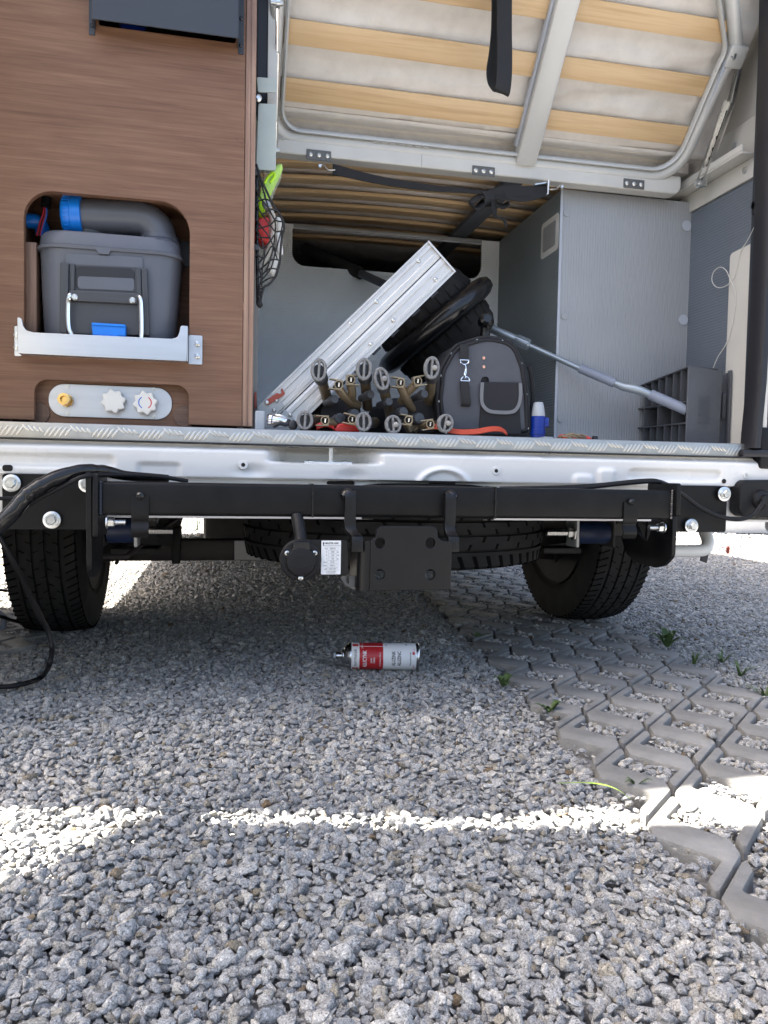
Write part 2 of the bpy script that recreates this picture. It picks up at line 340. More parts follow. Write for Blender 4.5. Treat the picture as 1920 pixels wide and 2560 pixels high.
# ================================================================== GROUND
def speckle_mat(name, base, dark, light, rust=True, sc=9):
    m = bpy.data.materials.new(name); m.use_nodes = True; nt = m.node_tree; b = nt.nodes['Principled BSDF']; b.inputs['Roughness'].default_value = .85
    b.inputs['Specular IOR Level'].default_value = .3
    tc = nt.nodes.new('ShaderNodeTexCoord'); info = nt.nodes.new('ShaderNodeObjectInfo')
    mu = nt.nodes.new('ShaderNodeMath'); mu.operation = 'MULTIPLY'; mu.inputs[1].default_value = 91.0; nt.links.new(info.outputs['Random'], mu.inputs[0])
    ad = nt.nodes.new('ShaderNodeVectorMath'); nt.links.new(tc.outputs['Object'], ad.inputs[0]); nt.links.new(mu.outputs[0], ad.inputs[1])
    n = nt.nodes.new('ShaderNodeTexNoise'); n.inputs['Scale'].default_value = sc; n.inputs['Detail'].default_value = 3; n.inputs['Roughness'].default_value = .7; nt.links.new(ad.outputs[0], n.inputs['Vector'])
    sp = ramp(nt, n.outputs['Fac'], [(.36, dark), (.47, base), (.56, base), (.66, light)])
    # each stone has its own tone; a few are sandy or rusty
    fr = nt.nodes.new('ShaderNodeMath'); fr.operation = 'MULTIPLY'; fr.inputs[1].default_value = 7.31; nt.links.new(info.outputs['Random'], fr.inputs[0])
    f2 = nt.nodes.new('ShaderNodeMath'); f2.operation = 'FRACT'; nt.links.new(fr.outputs[0], f2.inputs[0])
    tone = ramp(nt, f2.outputs[0], [(0, (.62, .63, .66)), (.3, (.86, .88, .92)), (.6, (1.05, 1.06, 1.08)), (.85, (1.22, 1.21, 1.2)), (1, (1.5, 1.46, 1.4))])
    mx = nt.nodes.new('ShaderNodeMix'); mx.data_type = 'RGBA'; mx.blend_type = 'MULTIPLY'; mx.inputs[0].default_value = 1
    nt.links.new(sp.outputs[0], mx.inputs[6]); nt.links.new(tone.outputs[0], mx.inputs[7])
    out = mx.outputs[2]
    if rust:
        rr = ramp(nt, info.outputs['Random'], [(0, (.70, .48, .28)), (.005, (.80, .62, .42)), (.013, (1.0, .88, .68)), (.05, (1.06, .98, .84)), (.13, (1, 1, 1)), (1, (1, 1, 1))])
        m2 = nt.nodes.new('ShaderNodeMix'); m2.data_type = 'RGBA'; m2.blend_type = 'MULTIPLY'; m2.inputs[0].default_value = 1
        nt.links.new(out, m2.inputs[6]); nt.links.new(rr.outputs[0], m2.inputs[7]); out = m2.outputs[2]
    nt.links.new(out, b.inputs['Base Color'])
    bp = nt.nodes.new('ShaderNodeBump'); bp.inputs['Distance'].default_value = .0006; bp.inputs['Strength'].default_value = .7
    n2 = nt.nodes.new('ShaderNodeTexNoise'); n2.inputs['Scale'].default_value = sc*.5; n2.inputs['Detail'].default_value = 4; nt.links.new(ad.outputs[0], n2.inputs['Vector'])
    nt.links.new(n2.outputs['Fac'], bp.inputs['Height']); nt.links.new(bp.outputs[0], b.inputs['Normal'])
    return m
M['granite'] = speckle_mat('granite', (.288, .282, .268), (.085, .082, .076), (.54, .525, .49))
M['gravel_bed'] = speckle_mat('gravel_bed', (.34, .33, .315), (.15, .148, .142), (.52, .51, .49), rust=False, sc=90)

g = MB(); ys = [-3, -1, 1, 4, 10, 25, 60, 120]; xs = [-120, -40, -12, -4, -1, 1, 4, 12, 40, 120]
g.sheet([[(x, y, -.022) for x in xs] for y in ys[:1]+ys[1:]])
go = g.build('ground', M['gravel_bed']); go['kind'] = 'structure'

# paving lattice: cell vectors measured on the strip
PA = Vector((.022, .188)); PB = Vector((.098, .085)); PC0 = Vector((.287, -.516))
BH = PB.normalized(); CH = (PA-PB).normalized()
H1, H2 = BH*.0295, CH*.0420
TOPZ = .0065
def paver_mesh(var):
    r = random.Random(var); gap = .0028
    pts = []
    m = Vector((0, 0)); oL = m-PB/2; oR = m+PB/2
    raw = [oL-PA/2, oR-PA/2, oR-H1-H2, oR-H1+H2, oR+H1+H2, oR+PA/2, oL+PA/2, oL+H1+H2, oL+H1-H2, oL-H1-H2]
    # pull in for the joint
    c = m; out = []
    n = len(raw); area = sum(raw[i].x*raw[(i+1) % n].y-raw[(i+1) % n].x*raw[i].y for i in range(n)); sg = 1 if area > 0 else -1
    for i in range(n):
        p, q, s = raw[i-1], raw[i], raw[(i+1) % n]
        d1 = (q-p).normalized(); d2 = (s-q).normalized(); n1 = Vector((-d1.y, d1.x))*sg; n2 = Vector((-d2.y, d2.x))*sg
        k = (n1+n2); k = k/max(.35, 1+n1.dot(n2)); out.append(q+k*gap*r.uniform(.8, 1.3))
    # clipped outer corners, as cast
    pts = fillet([tuple(p) for p in out], [.014, .014, .004, .007, .004, .014, .014, .004, .007, .004], 2)
    me = plate_mesh(pts, Matrix.Identity(4), .06, bevel=.0045, ang=25)
    return me
PMESH = [paver_mesh(k) for k in range(6)]
def strip(c0, i0, i1, j0, j1, seed, label):
    s = thing('paver_strip', label, 'paving', (c0.x, c0.y, 0)); s['kind'] = 'structure'
    r = random.Random(seed)
    for j in range(j0, j1):
        for i in range(i0, i1):
            if j == -2 and i >= 0: continue
            p = c0+PB*(i+.5)+PA*j
            me = PMESH[r.randrange(6)]
            o = put('paver', me, (p.x, p.y, TOPZ+r.uniform(-.002, .002)), s, (r.uniform(-.012, .012), r.uniform(-.012, .012), r.uniform(-.012, .012)))
            if not me.materials: me.materials.append(M['concrete'])
            o.material_slots[0].link = 'OBJECT'; o.material_slots[0].material = M['concrete'] if r.random() < .6 else M['concrete_b']
    return s
STRIPS = [(PC0, -1, 5, -2, 26), (Vector((-.86, .60)), -6, 0, 0, 4)]
strip(*STRIPS[0], 3, 'strip of grey concrete grid pavers with gravel-filled openings on the right')
strip(*STRIPS[1], 4, 'short stretch of grey concrete grid pavers beside the left rear tyre')

def stone_meshes(n, seed):
    r = random.Random(seed); out = []
    for k in range(n):
        bm = bmesh.new(); e = Vector((r.uniform(.9, 1.5), r.uniform(.65, 1.05), r.uniform(.42, .75)))
        for q in range(r.randint(13, 19)):
            v = Vector((r.gauss(0, 1), r.gauss(0, 1), r.gauss(0, 1))).normalized(); v = Vector((v.x*e.x, v.y*e.y, v.z*e.z))*r.uniform(.82, 1.08)
            bm.verts.new(v*.5)
        h = bmesh.ops.convex_hull(bm, input=bm.verts[:])
        bmesh.ops.delete(bm, geom=[g_ for g_ in h['geom_interior'] if isinstance(g_, bmesh.types.BMVert)], context='VERTS')
        bmesh.ops.dissolve_limit(bm, angle_limit=R_(14), verts=bm.verts[:], edges=bm.edges[:])
        bmesh.ops.bevel(bm, geom=bm.edges[:], offset=.03, segments=1, affect='EDGES', clamp_overlap=True)
        bmesh.ops.triangulate(bm, faces=bm.faces[:])
        bmesh.ops.recalc_face_normals(bm, faces=bm.faces[:])
        me = bpy.data.meshes.new('stone'); bm.to_mesh(me); bm.free(); shade(me, 32); me.materials.append(M['granite']); out.append(me)
    return out
stones = bpy.data.collections.new('gravel_stones')
for k, me in enumerate(stone_meshes(14, 5)):
    o = bpy.data.objects.new('stone_%02d' % k, me); stones.objects.link(o); o['kind'] = 'stuff'
def scatter(y0, y1, sp, size, seed, layers=1):
    rg = np.random.default_rng(seed); out = []
    for L in range(layers):
        Y = np.arange(y0, y1, sp); D0 = Y+1.62
        pts = []
        for y, d in zip(Y, D0):
            xa = -.387+d*math.tan(R_(-15.5))-.25; xb = -.387+d*math.tan(R_(39.5))+.25
            x = np.arange(xa, xb, sp); pts.append(np.stack([x, np.full_like(x, y)], 1))
        p = np.concatenate(pts); p += rg.uniform(-.5, .5, p.shape)*sp
        z = rg.uniform(-.36, .06, len(p))*size+(-.25*size if L == 0 else 0)
        s = size*np.clip(rg.lognormal(0, .36, len(p)), .5, 2.3)
        if L == 1:
            keep = rg.random(len(p)) < .35; p, z, s = p[keep], z[keep], s[keep]; z = rg.uniform(.0, .35, len(p))*size; s *= 1.05
        out.append(np.concatenate([p, z[:, None], s[:, None]], 1))
    return np.concatenate(out)
G = np.concatenate([scatter(-1.25, .0, .0074, .0107, 1, 2), scatter(.0, 1.2, .0084, .0116, 4, 1), scatter(1.2, 3.0, .0105, .0140, 2, 1), scatter(3.0, 9.5, .024, .031, 3, 1)])
# gentle unevenness; stones give way to the concrete and sit lower in its openings
G[:, 2] += .006*np.sin(G[:, 0]*5.1+1)*np.sin(G[:, 1]*4.3)-.004
keep = np.ones(len(G), bool)
rg = np.random.default_rng(9)
for c0, i0, i1, j0, j1 in STRIPS:
    A = np.array([[PB.x, PA.x], [PB.y, PA.y]]); uv = np.linalg.solve(A, (G[:, :2]-np.array([c0.x, c0.y])).T)
    inside = (uv[0] > i0+.02) & (uv[0] < i1-.02) & (uv[1] > j0-.48) & (uv[1] < j1-.52)
    inside &= ~((uv[1] < -1.5) & (uv[0] > .05) & (j0 == -2))
    near = np.round(uv); off = (A @ (uv-near)).T
    bb = np.abs(off @ np.array(BH)); cc = np.abs(off @ np.array(CH))
    hole = (bb < .0295-.002) & (cc < .0420-.002)
    small = G[:, 3] < .024
    loose = rg.random(len(G)) < .0006
    keep &= (~inside) | (hole & small & (rg.random(len(G)) < .3)) | loose
    G[:, 2] = np.where(inside & hole, rg.uniform(-.012, .0045, len(G)), G[:, 2]); G[:, 2] = np.where(inside & loose & ~hole, TOPZ+.3*G[:, 3], G[:, 2])
    G[:, 3] = np.where(inside & hole, np.minimum(G[:, 3], .018), G[:, 3])
    edge = (~inside) & (uv[0] > i0-.5) & (uv[0] < i0+.1); G[:, 2] = np.where(edge, G[:, 2]-.002, G[:, 2])
ex = []
for c0, i0, i1, j0, j1 in STRIPS:
    for i in range(i0+1, i1):
        for j in range(j0, min(j1, 18)):
            o_ = c0+PB*i+PA*j
            for u in np.arange(-.0245, .025, .0086):
                for v in np.arange(-.037, .038, .0088):
                    q = o_+BH*(u+rg.uniform(-.003, .003))+CH*(v+rg.uniform(-.003, .003)); ex.append((q.x, q.y, rg.uniform(-.004, .0055), .0112*rg.uniform(.65, 1.35)))
G = np.concatenate([G[keep], np.array(ex)])
# the can lies clear of the stones
cx, cy = -.012, .19
under = (np.abs(G[:, 0]-cx) < .11) & (np.abs(G[:, 1]-cy) < .03); G[:, 2] = np.where(under, np.minimum(G[:, 2], -.005), G[:, 2])
me = bpy.data.meshes.new('gravel'); me.vertices.add(len(G)); me.vertices.foreach_set('co', G[:, :3].astype(np.float32).ravel())
rot = rg.uniform(-.5, .5, (len(G), 3))*np.array([.9, .9, 6.3]); flip = rg.random(len(G)) < .28; rot[flip, 0] += rg.uniform(0, 3, flip.sum())
scl = G[:, 3:4]*rg.uniform(.85, 1.2, (len(G), 3))
for nm, a in (('rot', rot), ('scl', scl)):
    at_ = me.attributes.new(nm, 'FLOAT_VECTOR', 'POINT'); at_.data.foreach_set('vector', a.astype(np.float32).ravel())
ai = me.attributes.new('idx', 'INT', 'POINT'); ai.data.foreach_set('value', rg.integers(0, 14, len(G)).astype(np.int32))
gv = bpy.data.objects.new('gravel', me); COL.objects.link(gv); gv['kind'] = 'stuff'; gv['label'] = 'loose crushed grey granite gravel with a few rusty stones'; gv['category'] = 'gravel'
ng = bpy.data.node_groups.new('scatter_stones', 'GeometryNodeTree')
ng.interface.new_socket('Geometry', in_out='INPUT', socket_type='NodeSocketGeometry'); ng.interface.new_socket('Geometry', in_out='OUTPUT', socket_type='NodeSocketGeometry')
gi = ng.nodes.new('NodeGroupInput'); gou = ng.nodes.new('NodeGroupOutput'); ip = ng.nodes.new('GeometryNodeInstanceOnPoints'); ci = ng.nodes.new('GeometryNodeCollectionInfo')
ci.inputs['Collection'].default_value = stones; ci.inputs['Separate Children'].default_value = True; ci.inputs['Reset Children'].default_value = True
def nattr(n, t):
    q = ng.nodes.new('GeometryNodeInputNamedAttribute'); q.data_type = t; q.inputs['Name'].default_value = n; return q.outputs['Attribute']
ng.links.new(gi.outputs[0], ip.inputs['Points']); ng.links.new(ci.outputs[0], ip.inputs['Instance']); ip.inputs['Pick Instance'].default_value = True
ng.links.new(nattr('idx', 'INT'), ip.inputs['Instance Index']); ng.links.new(nattr('rot', 'FLOAT_VECTOR'), ip.inputs['Rotation']); ng.links.new(nattr('scl', 'FLOAT_VECTOR'), ip.inputs['Scale'])
ng.links.new(ip.outputs[0], gou.inputs[0])
mo = gv.modifiers.new('stones', 'NODES'); mo.node_group = ng

# ================================================================== VAN
VAN = thing('camper_van', 'white camper van seen from behind with its rear doors open', 'van', (0, .8, 0))
def ss(a, b, x): t = np.clip((x-a)/(b-a), 0, 1); return t*t*(3-2*t)
def sdbox(x, z, x0, x1, z0, z1, r):
    qx = np.abs(x-(x0+x1)/2)-(x1-x0)/2+r; qz = np.abs(z-(z0+z1)/2)-(z1-z0)/2+r
    return np.minimum(np.maximum(qx, qz), 0)+np.hypot(np.maximum(qx, 0), np.maximum(qz, 0))-r
# pressed rear cross member: a height field, y grows into the van
nx, nz_ = 420, 60
X, Z = np.meshgrid(np.linspace(-1.0, .99, nx), np.linspace(.373, .524, nz_))
Yh = np.full_like(X, -.012)
Yh += .020*ss(.507, .524, Z)**1.5                                     # rolled top edge
Yh += .022*(1-ss(.4525, .458, Z))                                     # set back under the lip
Yh -= .020*(1-ss(.378, .3815, Z))                                     # bottom flange
def px(a, b): p = at(a, b, Y=-.012); return p.x, p.z
def pocket(x0, x1, z0, z1, r, d, soft=.007):
    global Yh; Yh = Yh+d*(1-ss(-soft, soft*.6, sdbox(X, Z, x0, x1, z0, z1, r)))
pocket(-1.1, px(285, 1150)[0], .472, .496, .010, .010)                # long groove left
pocket(px(348, 0)[0], px(458, 0)[0], .452, .484, .008, .006)
pocket(px(1612, 0)[0], px(1850, 0)[0], .468, .493, .011, .010)        # long groove right
pocket(px(1468, 0)[0], px(1518, 0)[0], .44, .478, .012, -.006)
pocket(px(1532, 0)[0], px(1574, 0)[0], .44, .492, .010, -.007)
xb0, xb1 = px(735, 0)[0], px(925, 0)[0]
bowl = ss(xb0-.05, xb0+.012, X)*(1-ss(xb1-.012, xb1+.05, X))
zl = .4895
Yh += .078*bowl*ss(zl, zl+.006, Z)                                    # the latch pocket
Yh -= .008*(1-ss(0, .012, np.abs(np.hypot(X-px(1135, 0)[0], (Z-.443)*1.4)-.055)))*(Z > .455)
Yh += .006*(1-ss(.0, .05, np.hypot(X-px(640, 0)[0], (Z-.47)*2.2)))
Yh += .006*(1-ss(.0, .05, np.hypot(X-px(900, 0)[0], (Z-.462)*2.0)))
Yh += .10*ss(.90, .99, X)**2+.10*ss(.90, .99, -X)**2                  # corners turn forward
b = MB(); b.sheet([[(X[i, j], Yh[i, j], Z[i, j]) for j in range(nx)] for i in range(nz_)])
b.sheet([[(x, .0+k*.09, .5245 if k == 0 else .5245) for x in np.linspace(-1.0, .99, 40)] for k in range(2)])
sill = b.build('rear_crossmember', M['van_white'], VAN, ang=60)
# slots, plugs and clips of the cross member
def disc(name, p, r, m, par, th=.002, n=20):
    return plate(name, circ(p[0], p[2], r, n), frameXZ(p[1]-th*.5), th, m, par, bevel=.0006)
slot = plate('drain_slot', fillet([px(6, 1162), px(32, 1162), px(32, 1178), px(6, 1178)], .005), frameXZ(-.0135), .002, M['dark_void'], VAN)
disc('drain_slot', (px(1809, 1203)[0], -.0135, px(1809, 1203)[1]), .0055, M['dark_void'], VAN)
for a, c in (((608, 1162)), ((1241, 1177)), ((1867, 1187))):
    p = at(a, c, Y=-.014); f = plate('blind_rivet', circ(p.x, p.z, .0098, 18), frameXZ(-.0135), .003, M['van_white'], VAN, bevel=.001)
    plate('rivet_hole', circ(p.x, p.z, .0042, 12), frameXZ(-.0145), .002, M['steel'] if a > 1800 else M['dark_void'], f)
for a in (852, 1106):
    p = at(a, 1207, Y=.008); plate('drain_slot', fillet([(p.x-.036, p.z-.004), (p.x+.036, p.z-.004), (p.x+.022, p.z+.008), (p.x-.022, p.z+.008)], .004), frameXZ(.0085), .002, M['dark_void'], VAN)
# latch striker in the pocket
p = at(822, 1150, Y=.0)
b = MB(); b.box(p.x-.052, p.x+.05, -.004, .03, zl+.0005, zl+.004); sk = b.build('latch_striker', M['zinc'], VAN, .0012)
b = MB(); b.lathe((p.x+.005, .008, zl+.003), (0, 0, 1), [(0, .008), (.004, .008), (.005, .0055), (.026, .006), (.031, .006)], 14); b.build('striker_pin', M['zinc'], sk)
for dx in (-.036, .036):
    b = MB(); b.lathe((p.x+dx, .006, zl+.003), (0, 0, 1), [(0, .009), (.002, .009), (.0045, .006), (.005, .002)], 12); b.build('striker_bolt', M['zinc'], sk)
# rubber strip, then the tread plate edge
b = MB(); b.box(-1.0, .842, -.012, .05, .5253, .5275)
for k in range(5): x = (-.42, -.33, .02, .08, .31)[k]; b.box(x, x+(.02, .11, .03, .1, .02)[k], -.014, -.011, .5235, .5275)
b.build('sill_seal', M['rubber_seal'], VAN)
TR = []
b = MB()
prof = [(-.0045, .5275), (-.0045, .5545), (-.0035, .5575), (-.0005, .5585), (.075, .5585), (.075, .556), (.0, .556), (-.002, .5545), (-.002, .5275)]
b.loft([[(x, y, z) for y, z in prof] for x in np.linspace(-1.0, .842, 60)])
tp = b.build('tread_plate', M['alu_tread'], VAN, ang=30)
tb = MB(); n = 9
rings = []
for k in range(n):
    t = -1+2*k/(n-1); w = math.sqrt(max(0, 1-t*t))+.06
    rings.append([(t*.0152, -.0016*w*math.cos(q)-.0002, math.sin(q)*w*.0024) for q in [2*math.pi*i/6 for i in range(6)]])
tb.loft(rings); tme = tb.mesh(ang=60); tme.materials.append(M['tread_bar'])
x = -.985; rr = random.Random(3)
while x < .80:
    for k in range(5):
        put('tread_bar', tme, (x+k*.0094, -.0045, (.5403)), tp, (0, R_(-54+rr.uniform(-2, 2)), 0)).scale = (.93-.09*abs(k-2), 1, 1)
    for k in range(4):
        if x+.049+k*.0094 < .832: put('tread_bar', tme, (x+.049+k*.0094, -.0045, .5470-.0010*k), tp, (0, R_(40+rr.uniform(-2, 2)), 0)).scale = (.66-.05*k, 1, 1)
    x += .0885
# floor, shell, underside
b = MB(); b.box(-.98, .95, .035, 4.4, .535, .5555); b.build('load_floor', M['floor_grey'], VAN)
b = MB(); b.box(-.99, .98, .10, 4.4, .49, .523); b.build('floor_pan', M['under_dark'], VAN)
b = MB(); b.box(-1.03, -.99, -.20, 4.6, .40, 2.55); b.build('side_panel', M['van_white'], VAN, .01)  # carried back past the rear, out of view, to block stray sun
b = MB(); b.box(.99, 1.03, -.06, 4.6, .40, 2.55); b.build('side_panel', M['van_white'], VAN, .01)
b = MB(); b.box(-.99, .99, -.06, 4.6, 2.50, 2.55); b.build('roof', M['van_white'], VAN, .01)
b = MB(); b.box(-.99, .99, 4.55, 4.6, .45, 2.50); b.build('front_panel', M['van_white'], VAN, .01)
b = MB(); b.box(-1.0, -.955, 1.4, 4.4, .37, .48); b.box(.955, 1.0, 1.4, 4.4, .37, .48); b.build('side_skirt', M['van_white'], VAN, .01)
# chassis rails
for s in (-1, 1):
    b = MB(); b.box(s*.52-.035, s*.52+.035, .12, 4.3, .37, .49); b.build('chassis_rail', M['under_dark'], VAN, .006)
b = MB(); b.box(-.85, .85, .05, .11, .385, .49); b.build('rear_member', M['under_dark'], VAN, .006)
# rear right pillar with door seal and lamp housing
b = MB()
pts = [at(*c_, Y=-.02) for c_ in ((1871, 1120), (1876, 1060), (1886, 960), (1895, 800), (1905, 600), (1914, 300), (1920, 0), (1926, -300))]
b.loft([[(q.x+dx, -.02+dy, q.z) for dx, dy in ((.0, .0), (.008, -.014), (.022, -.014), (.03, .0), (.03, .03), (.0, .03))] for q in pts])
b.build('door_seal', M['rubber_seal'], VAN, ang=50)
b = MB(); b.box(.868, .99, -.008, .06, .60, 2.5); b.build('rear_pillar', M['slate_cover'], VAN, .006)
b = MB(); b.box(.862, .99, -.02, .06, .5, .598); b.build('pillar_foot', M['black_plastic'], VAN, .008)
b = MB(); p = at(1857, 1136, Y=-.02); b.box(p.x, .97, -.022, .03, .527, .545); b.build('seal_foot', M['rubber_seal'], VAN, .004)
# bumper lamp housing at the right corner
p0, p1 = at(1855, 1200, Y=-.04), at(1855, 1291, Y=-.04)
lh = plate('lamp_housing', fillet([(p0.x, p0.z), (.96, p0.z+.004), (.96, p1.z-.004), (p0.x, p1.z)], [.02, .005, .005, .02]), frameXZ(-.035), .04, M['black_plastic'], VAN, bevel=.005)
b = MB(); q = at(1905, 1250, Y=-.04); b.lathe((q.x, -.035, q.z), (0, -1, 0), [(0, .024), (.006, .022), (.012, .013), (.02, .011)], 18); b.build('cable_grommet', M['black_plastic'], lh)
# ------------------------------------------------------------ wheels
def tyre_mesh(R, w, ribs, blocks, seed, shoulder=.028, slit=.0045):
    "lathe with real circumferential grooves and slits across the tread"
    r = random.Random(seed); hw = w/2; pf = [(-hw*.72, R*.62), (-hw*.98, R*.70), (-hw*1.04, R*.80), (-hw*1.0, R-.035), (-hw*.93, R-.014)]
    n = len(ribs)
    for k, (a, c) in enumerate(ribs):
        a *= hw; c *= hw; ra = R-.010*abs(a/hw)**3; rc = R-.010*abs(c/hw)**3
        pf += [(a, ra-.009), (a, ra), (c, rc), (c, rc-.009)]
    pf += [(hw*.93, R-.014), (hw*1.0, R-.035), (hw*1.04, R*.80), (hw*.98, R*.70), (hw*.72, R*.62)]
    N = blocks*2; v = []; f = []
    for i in range(N):
        for j, (t, rad) in enumerate(pf):
            rr = rad
            v.append((t, rr*math.cos(2*math.pi*(i+(0.0))/N), rr*math.sin(2*math.pi*i/N)))
    m = len(pf)
    for i in range(N):
        for j in range(m-1):
            k = (i+1) % N; f.append((i*m+j, k*m+j, k*m+j+1, i*m+j+1))
    b = MB(); b.add(v, f); return b, pf
def tread_slits(R, w, ribs, blocks, seed, wide=1.3):
    "dark sipes cut across each rib: thin wedges let into the tread"
    b = MB(); r = random.Random(seed); hw = w/2
    for k, (a, c) in enumerate(ribs):
        a *= hw; c *= hw; ph = r.random()
        for i in range(blocks):
            th = 2*math.pi*(i+ph)/blocks; sk = (.012 if k % 2 else -.012)
            outer = k in (0, len(ribs)-1)
            x0, x1 = (a-.004, c-(c-a)*.25) if k == 0 else ((a+(c-a)*.25, c+.004) if outer else ((a-.001, a+(c-a)*.42) if i % 2 else (c-(c-a)*.42, c+.001)))
            dth = (.0035/R if outer else .0022/R)*wide
            vs = []
            for t, (xx, ths) in enumerate(((x0, th), (x1, th+sk*(x1-x0)/.05/R*2))):
                rad = R-.010*abs(xx/hw)**3+.0006
                for d in (-dth, dth): vs.append((xx, rad*math.cos(ths+d), rad*math.sin(ths+d)))
                for d in (dth, -dth): vs.append((xx, (rad-.006)*math.cos(ths+d), (rad-.006)*math.sin(ths+d)))
            b.add(vs, [(0, 1, 5, 4), (0, 3, 2, 1), (4, 5, 6, 7), (1, 2, 6, 5), (3, 0, 4, 7)])
    return b
M['groove'] = mat('groove', (.003, .003, .003), .95, spec=.05)
TR_R, TR_W = .352, .188
ribs = [(-.90, -.56), (-.49, -.20), (-.13, .13), (.20, .49), (.56, .90)]
tb_, pf = tyre_mesh(TR_R, TR_W, ribs, 48, 2); tmesh = tb_.mesh(ang=28); tmesh.materials.append(M['rubber'])
smesh = tread_slits(TR_R, TR_W, ribs, 92, 4, .62).mesh(fix=False); smesh.materials.append(M['groove'])
rb = MB(); rb.lathe((0, 0, 0), (1, 0, 0), [(-.085, .225), (-.075, .205), (-.02, .19), (.03, .17), (.04, .08), (.045, .02)], 32); rb.lathe((0, 0, 0), (1, 0, 0), [(-.085, .225), (-.09, .232), (.09, .232), (.085, .225)], 32, cap=False)
rmesh = rb.mesh(ang=40); rmesh.materials.append(M['under_dark'])
for s in (-1, 1):
    w = bpy.data.objects.new('wheel', None); COL.objects.link(w); w.parent = VAN; w.location = Vector((-.838 if s < 0 else .802, .8, TR_R-.006))-VAN.location
    if s < 0: w.rotation_euler = (0, 0, math.pi)
    for nm, me_ in (('tyre', tmesh), ('rim', rmesh), ('tread_slits', smesh)):
        o = bpy.data.objects.new(nm, me_); COL.objects.link(o); o.parent = w
        if nm == 'tread_slits': o['kind'] = 'stuff'
# front wheels, far under the body
for s in (-1, 1):
    w = bpy.data.objects.new('wheel', None); COL.objects.link(w); w.parent = VAN; w.location = Vector((s*.9, 4.2-.4, TR_R-.006))-VAN.location
    for nm, me_ in (('tyre', tmesh), ('rim', rmesh)):
        o = bpy.data.objects.new(nm, me_); COL.objects.link(o); o.parent = w
# inner wheel parts
for s in (-1, 1):
    b = MB(); b.lathe((s*.735, .8, .346), (s*1, 0, 0), [(-.06, .10), (-.05, .15), (.01, .155), (.02, .10)], 24); b.build('brake_drum', M['under_dark'], VAN)
    b = MB(); b.tube([(s*.67, .72, .30), (s*.66, .66, .25), (s*.68, .70, .20)], .006, 6); b.build('brake_line', M['axle_paint'], VAN)
# spare wheel slung flat under the floor
b2, _ = tyre_mesh(.385, .19, ribs, 48, 5); sw = b2.mesh(ang=28); sl2 = tread_slits(.385, .19, ribs, 64, 6, 1.5).mesh(fix=False)
SPW = bpy.data.objects.new('spare_wheel', None); COL.objects.link(SPW); SPW.parent = VAN; SPW.location = Vector((.055, .345, .355))-VAN.location; SPW.rotation_euler = (0, R_(90), R_(4))
for nm, me_, mm in (('tyre', sw, 'rubber_dark'), ('tread_slits', sl2, 'groove')):
    me_.materials.append(M[mm]); o = bpy.data.objects.new(nm, me_); COL.objects.link(o); o.parent = SPW
    if nm == 'tread_slits': o['kind'] = 'stuff'
# axle and springs
b = MB(); b.box(-.72, .72, .775, .845, .198, .262); ax = b.build('axle_beam', M['axle_paint'], VAN, .006)
p = [at(586, 1352, Y=.77), at(665, 1352, Y=.77), at(665, 1400, Y=.77), at(586, 1400, Y=.77)]
plate('paper_tag', [(q.x, q.z) for q in p], frameXZ(.7725), .002, M['box_line'], ax)
b = MB(); b.box(-.53, -.505, .76, .86, .19, .30); b.box(.505, .53, .76, .86, .19, .30); b.build('spring_clamp', M['under_dark'], ax, .004)
for s in (-1, 1):
    b = MB(); ys_ = np.linspace(.12, 1.6, 14); xs_ = .56*s
    b.loft([[(xs_+dx, y, .272+.075*((y-.82)/.7)**2+dz) for dx, dz in ((-.035, -.018), (.035, -.018), (.035, .012), (-.035, .012))] for y in ys_]); b.build('leaf_spring', M['under_dark'], VAN)
    # shackle bush, eye bolts
    q = at(302 if s < 0 else 1477, 1325 if s < 0 else 1331, Y=.13); hw_ = .028 if s < 0 else .042
    b = MB(); b.cyl((q.x-hw_, .13, q.z), (q.x+hw_, .13, q.z), .028, 20); b.build('spring_bush', M['dusty_blue'], VAN, .003)
    for e in (-1, 1):
        x = q.x+e*(hw_+.006)
        b = MB(); b.box(x-.004, x+.004, .10, .16, q.z-.035, .46); b.build('shackle_plate', M['under_dark'] if e*s > 0 else M['grey_bracket'], VAN, .003)
    x = q.x-s*(hw_+.012)
    b = MB(); b.lathe((x, .115, q.z), (-s, 0, 0), [(0, .02), (.003, .02), (.0031, .013), (.016, .013), (.0161, .008), (.07, .008)], 6); b.build('shackle_bolt', M['steel'], VAN)
    b = MB(); b.box(s*.61-.06, s*.61+.06, .5, .62, .245, .262); b.build('spring_plate', M['under_dark'], VAN, .004)
    if s < 0: b = MB(); b.tube([at(215, 1391, Y=.30), at(310, 1392, Y=.30), at(322, 1386, Y=.31), at(360, 1357, Y=.36), at(400, 1326, Y=.42), at(440, 1300, Y=.5)], .0062, 8); b.build('stabiliser_link', M['axle_paint'], VAN)
q = at(508, 1330, Y=1.7); b = MB(); b.box(q.x, .62, 1.7, 2.5, .165, .46); b.build('underbody_filler', M['under_dark'], VAN, .03)  # added dark block that fills the bright gap under the floor
# white bent tube and rubber flap below the right corner
b = MB(); q = [at(1620, 1377, Y=.20), at(1745, 1377, Y=.20), at(1767, 1366, Y=.205), at(1768, 1345, Y=.22), at(1750, 1300, Y=.26)]
b.tube(q, .0165, 14); b.build('support_tube', M['white_glossy'], VAN)
q = [at(1752, 1402, Y=.3), at(1767, 1408, Y=.3), at(1782, 1345, Y=.3), at(1765, 1340, Y=.3)]
plate('rubber_flap', [(a.x, a.z) for a in q], frameXZ(.3), .006, M['rubber_seal'], VAN)
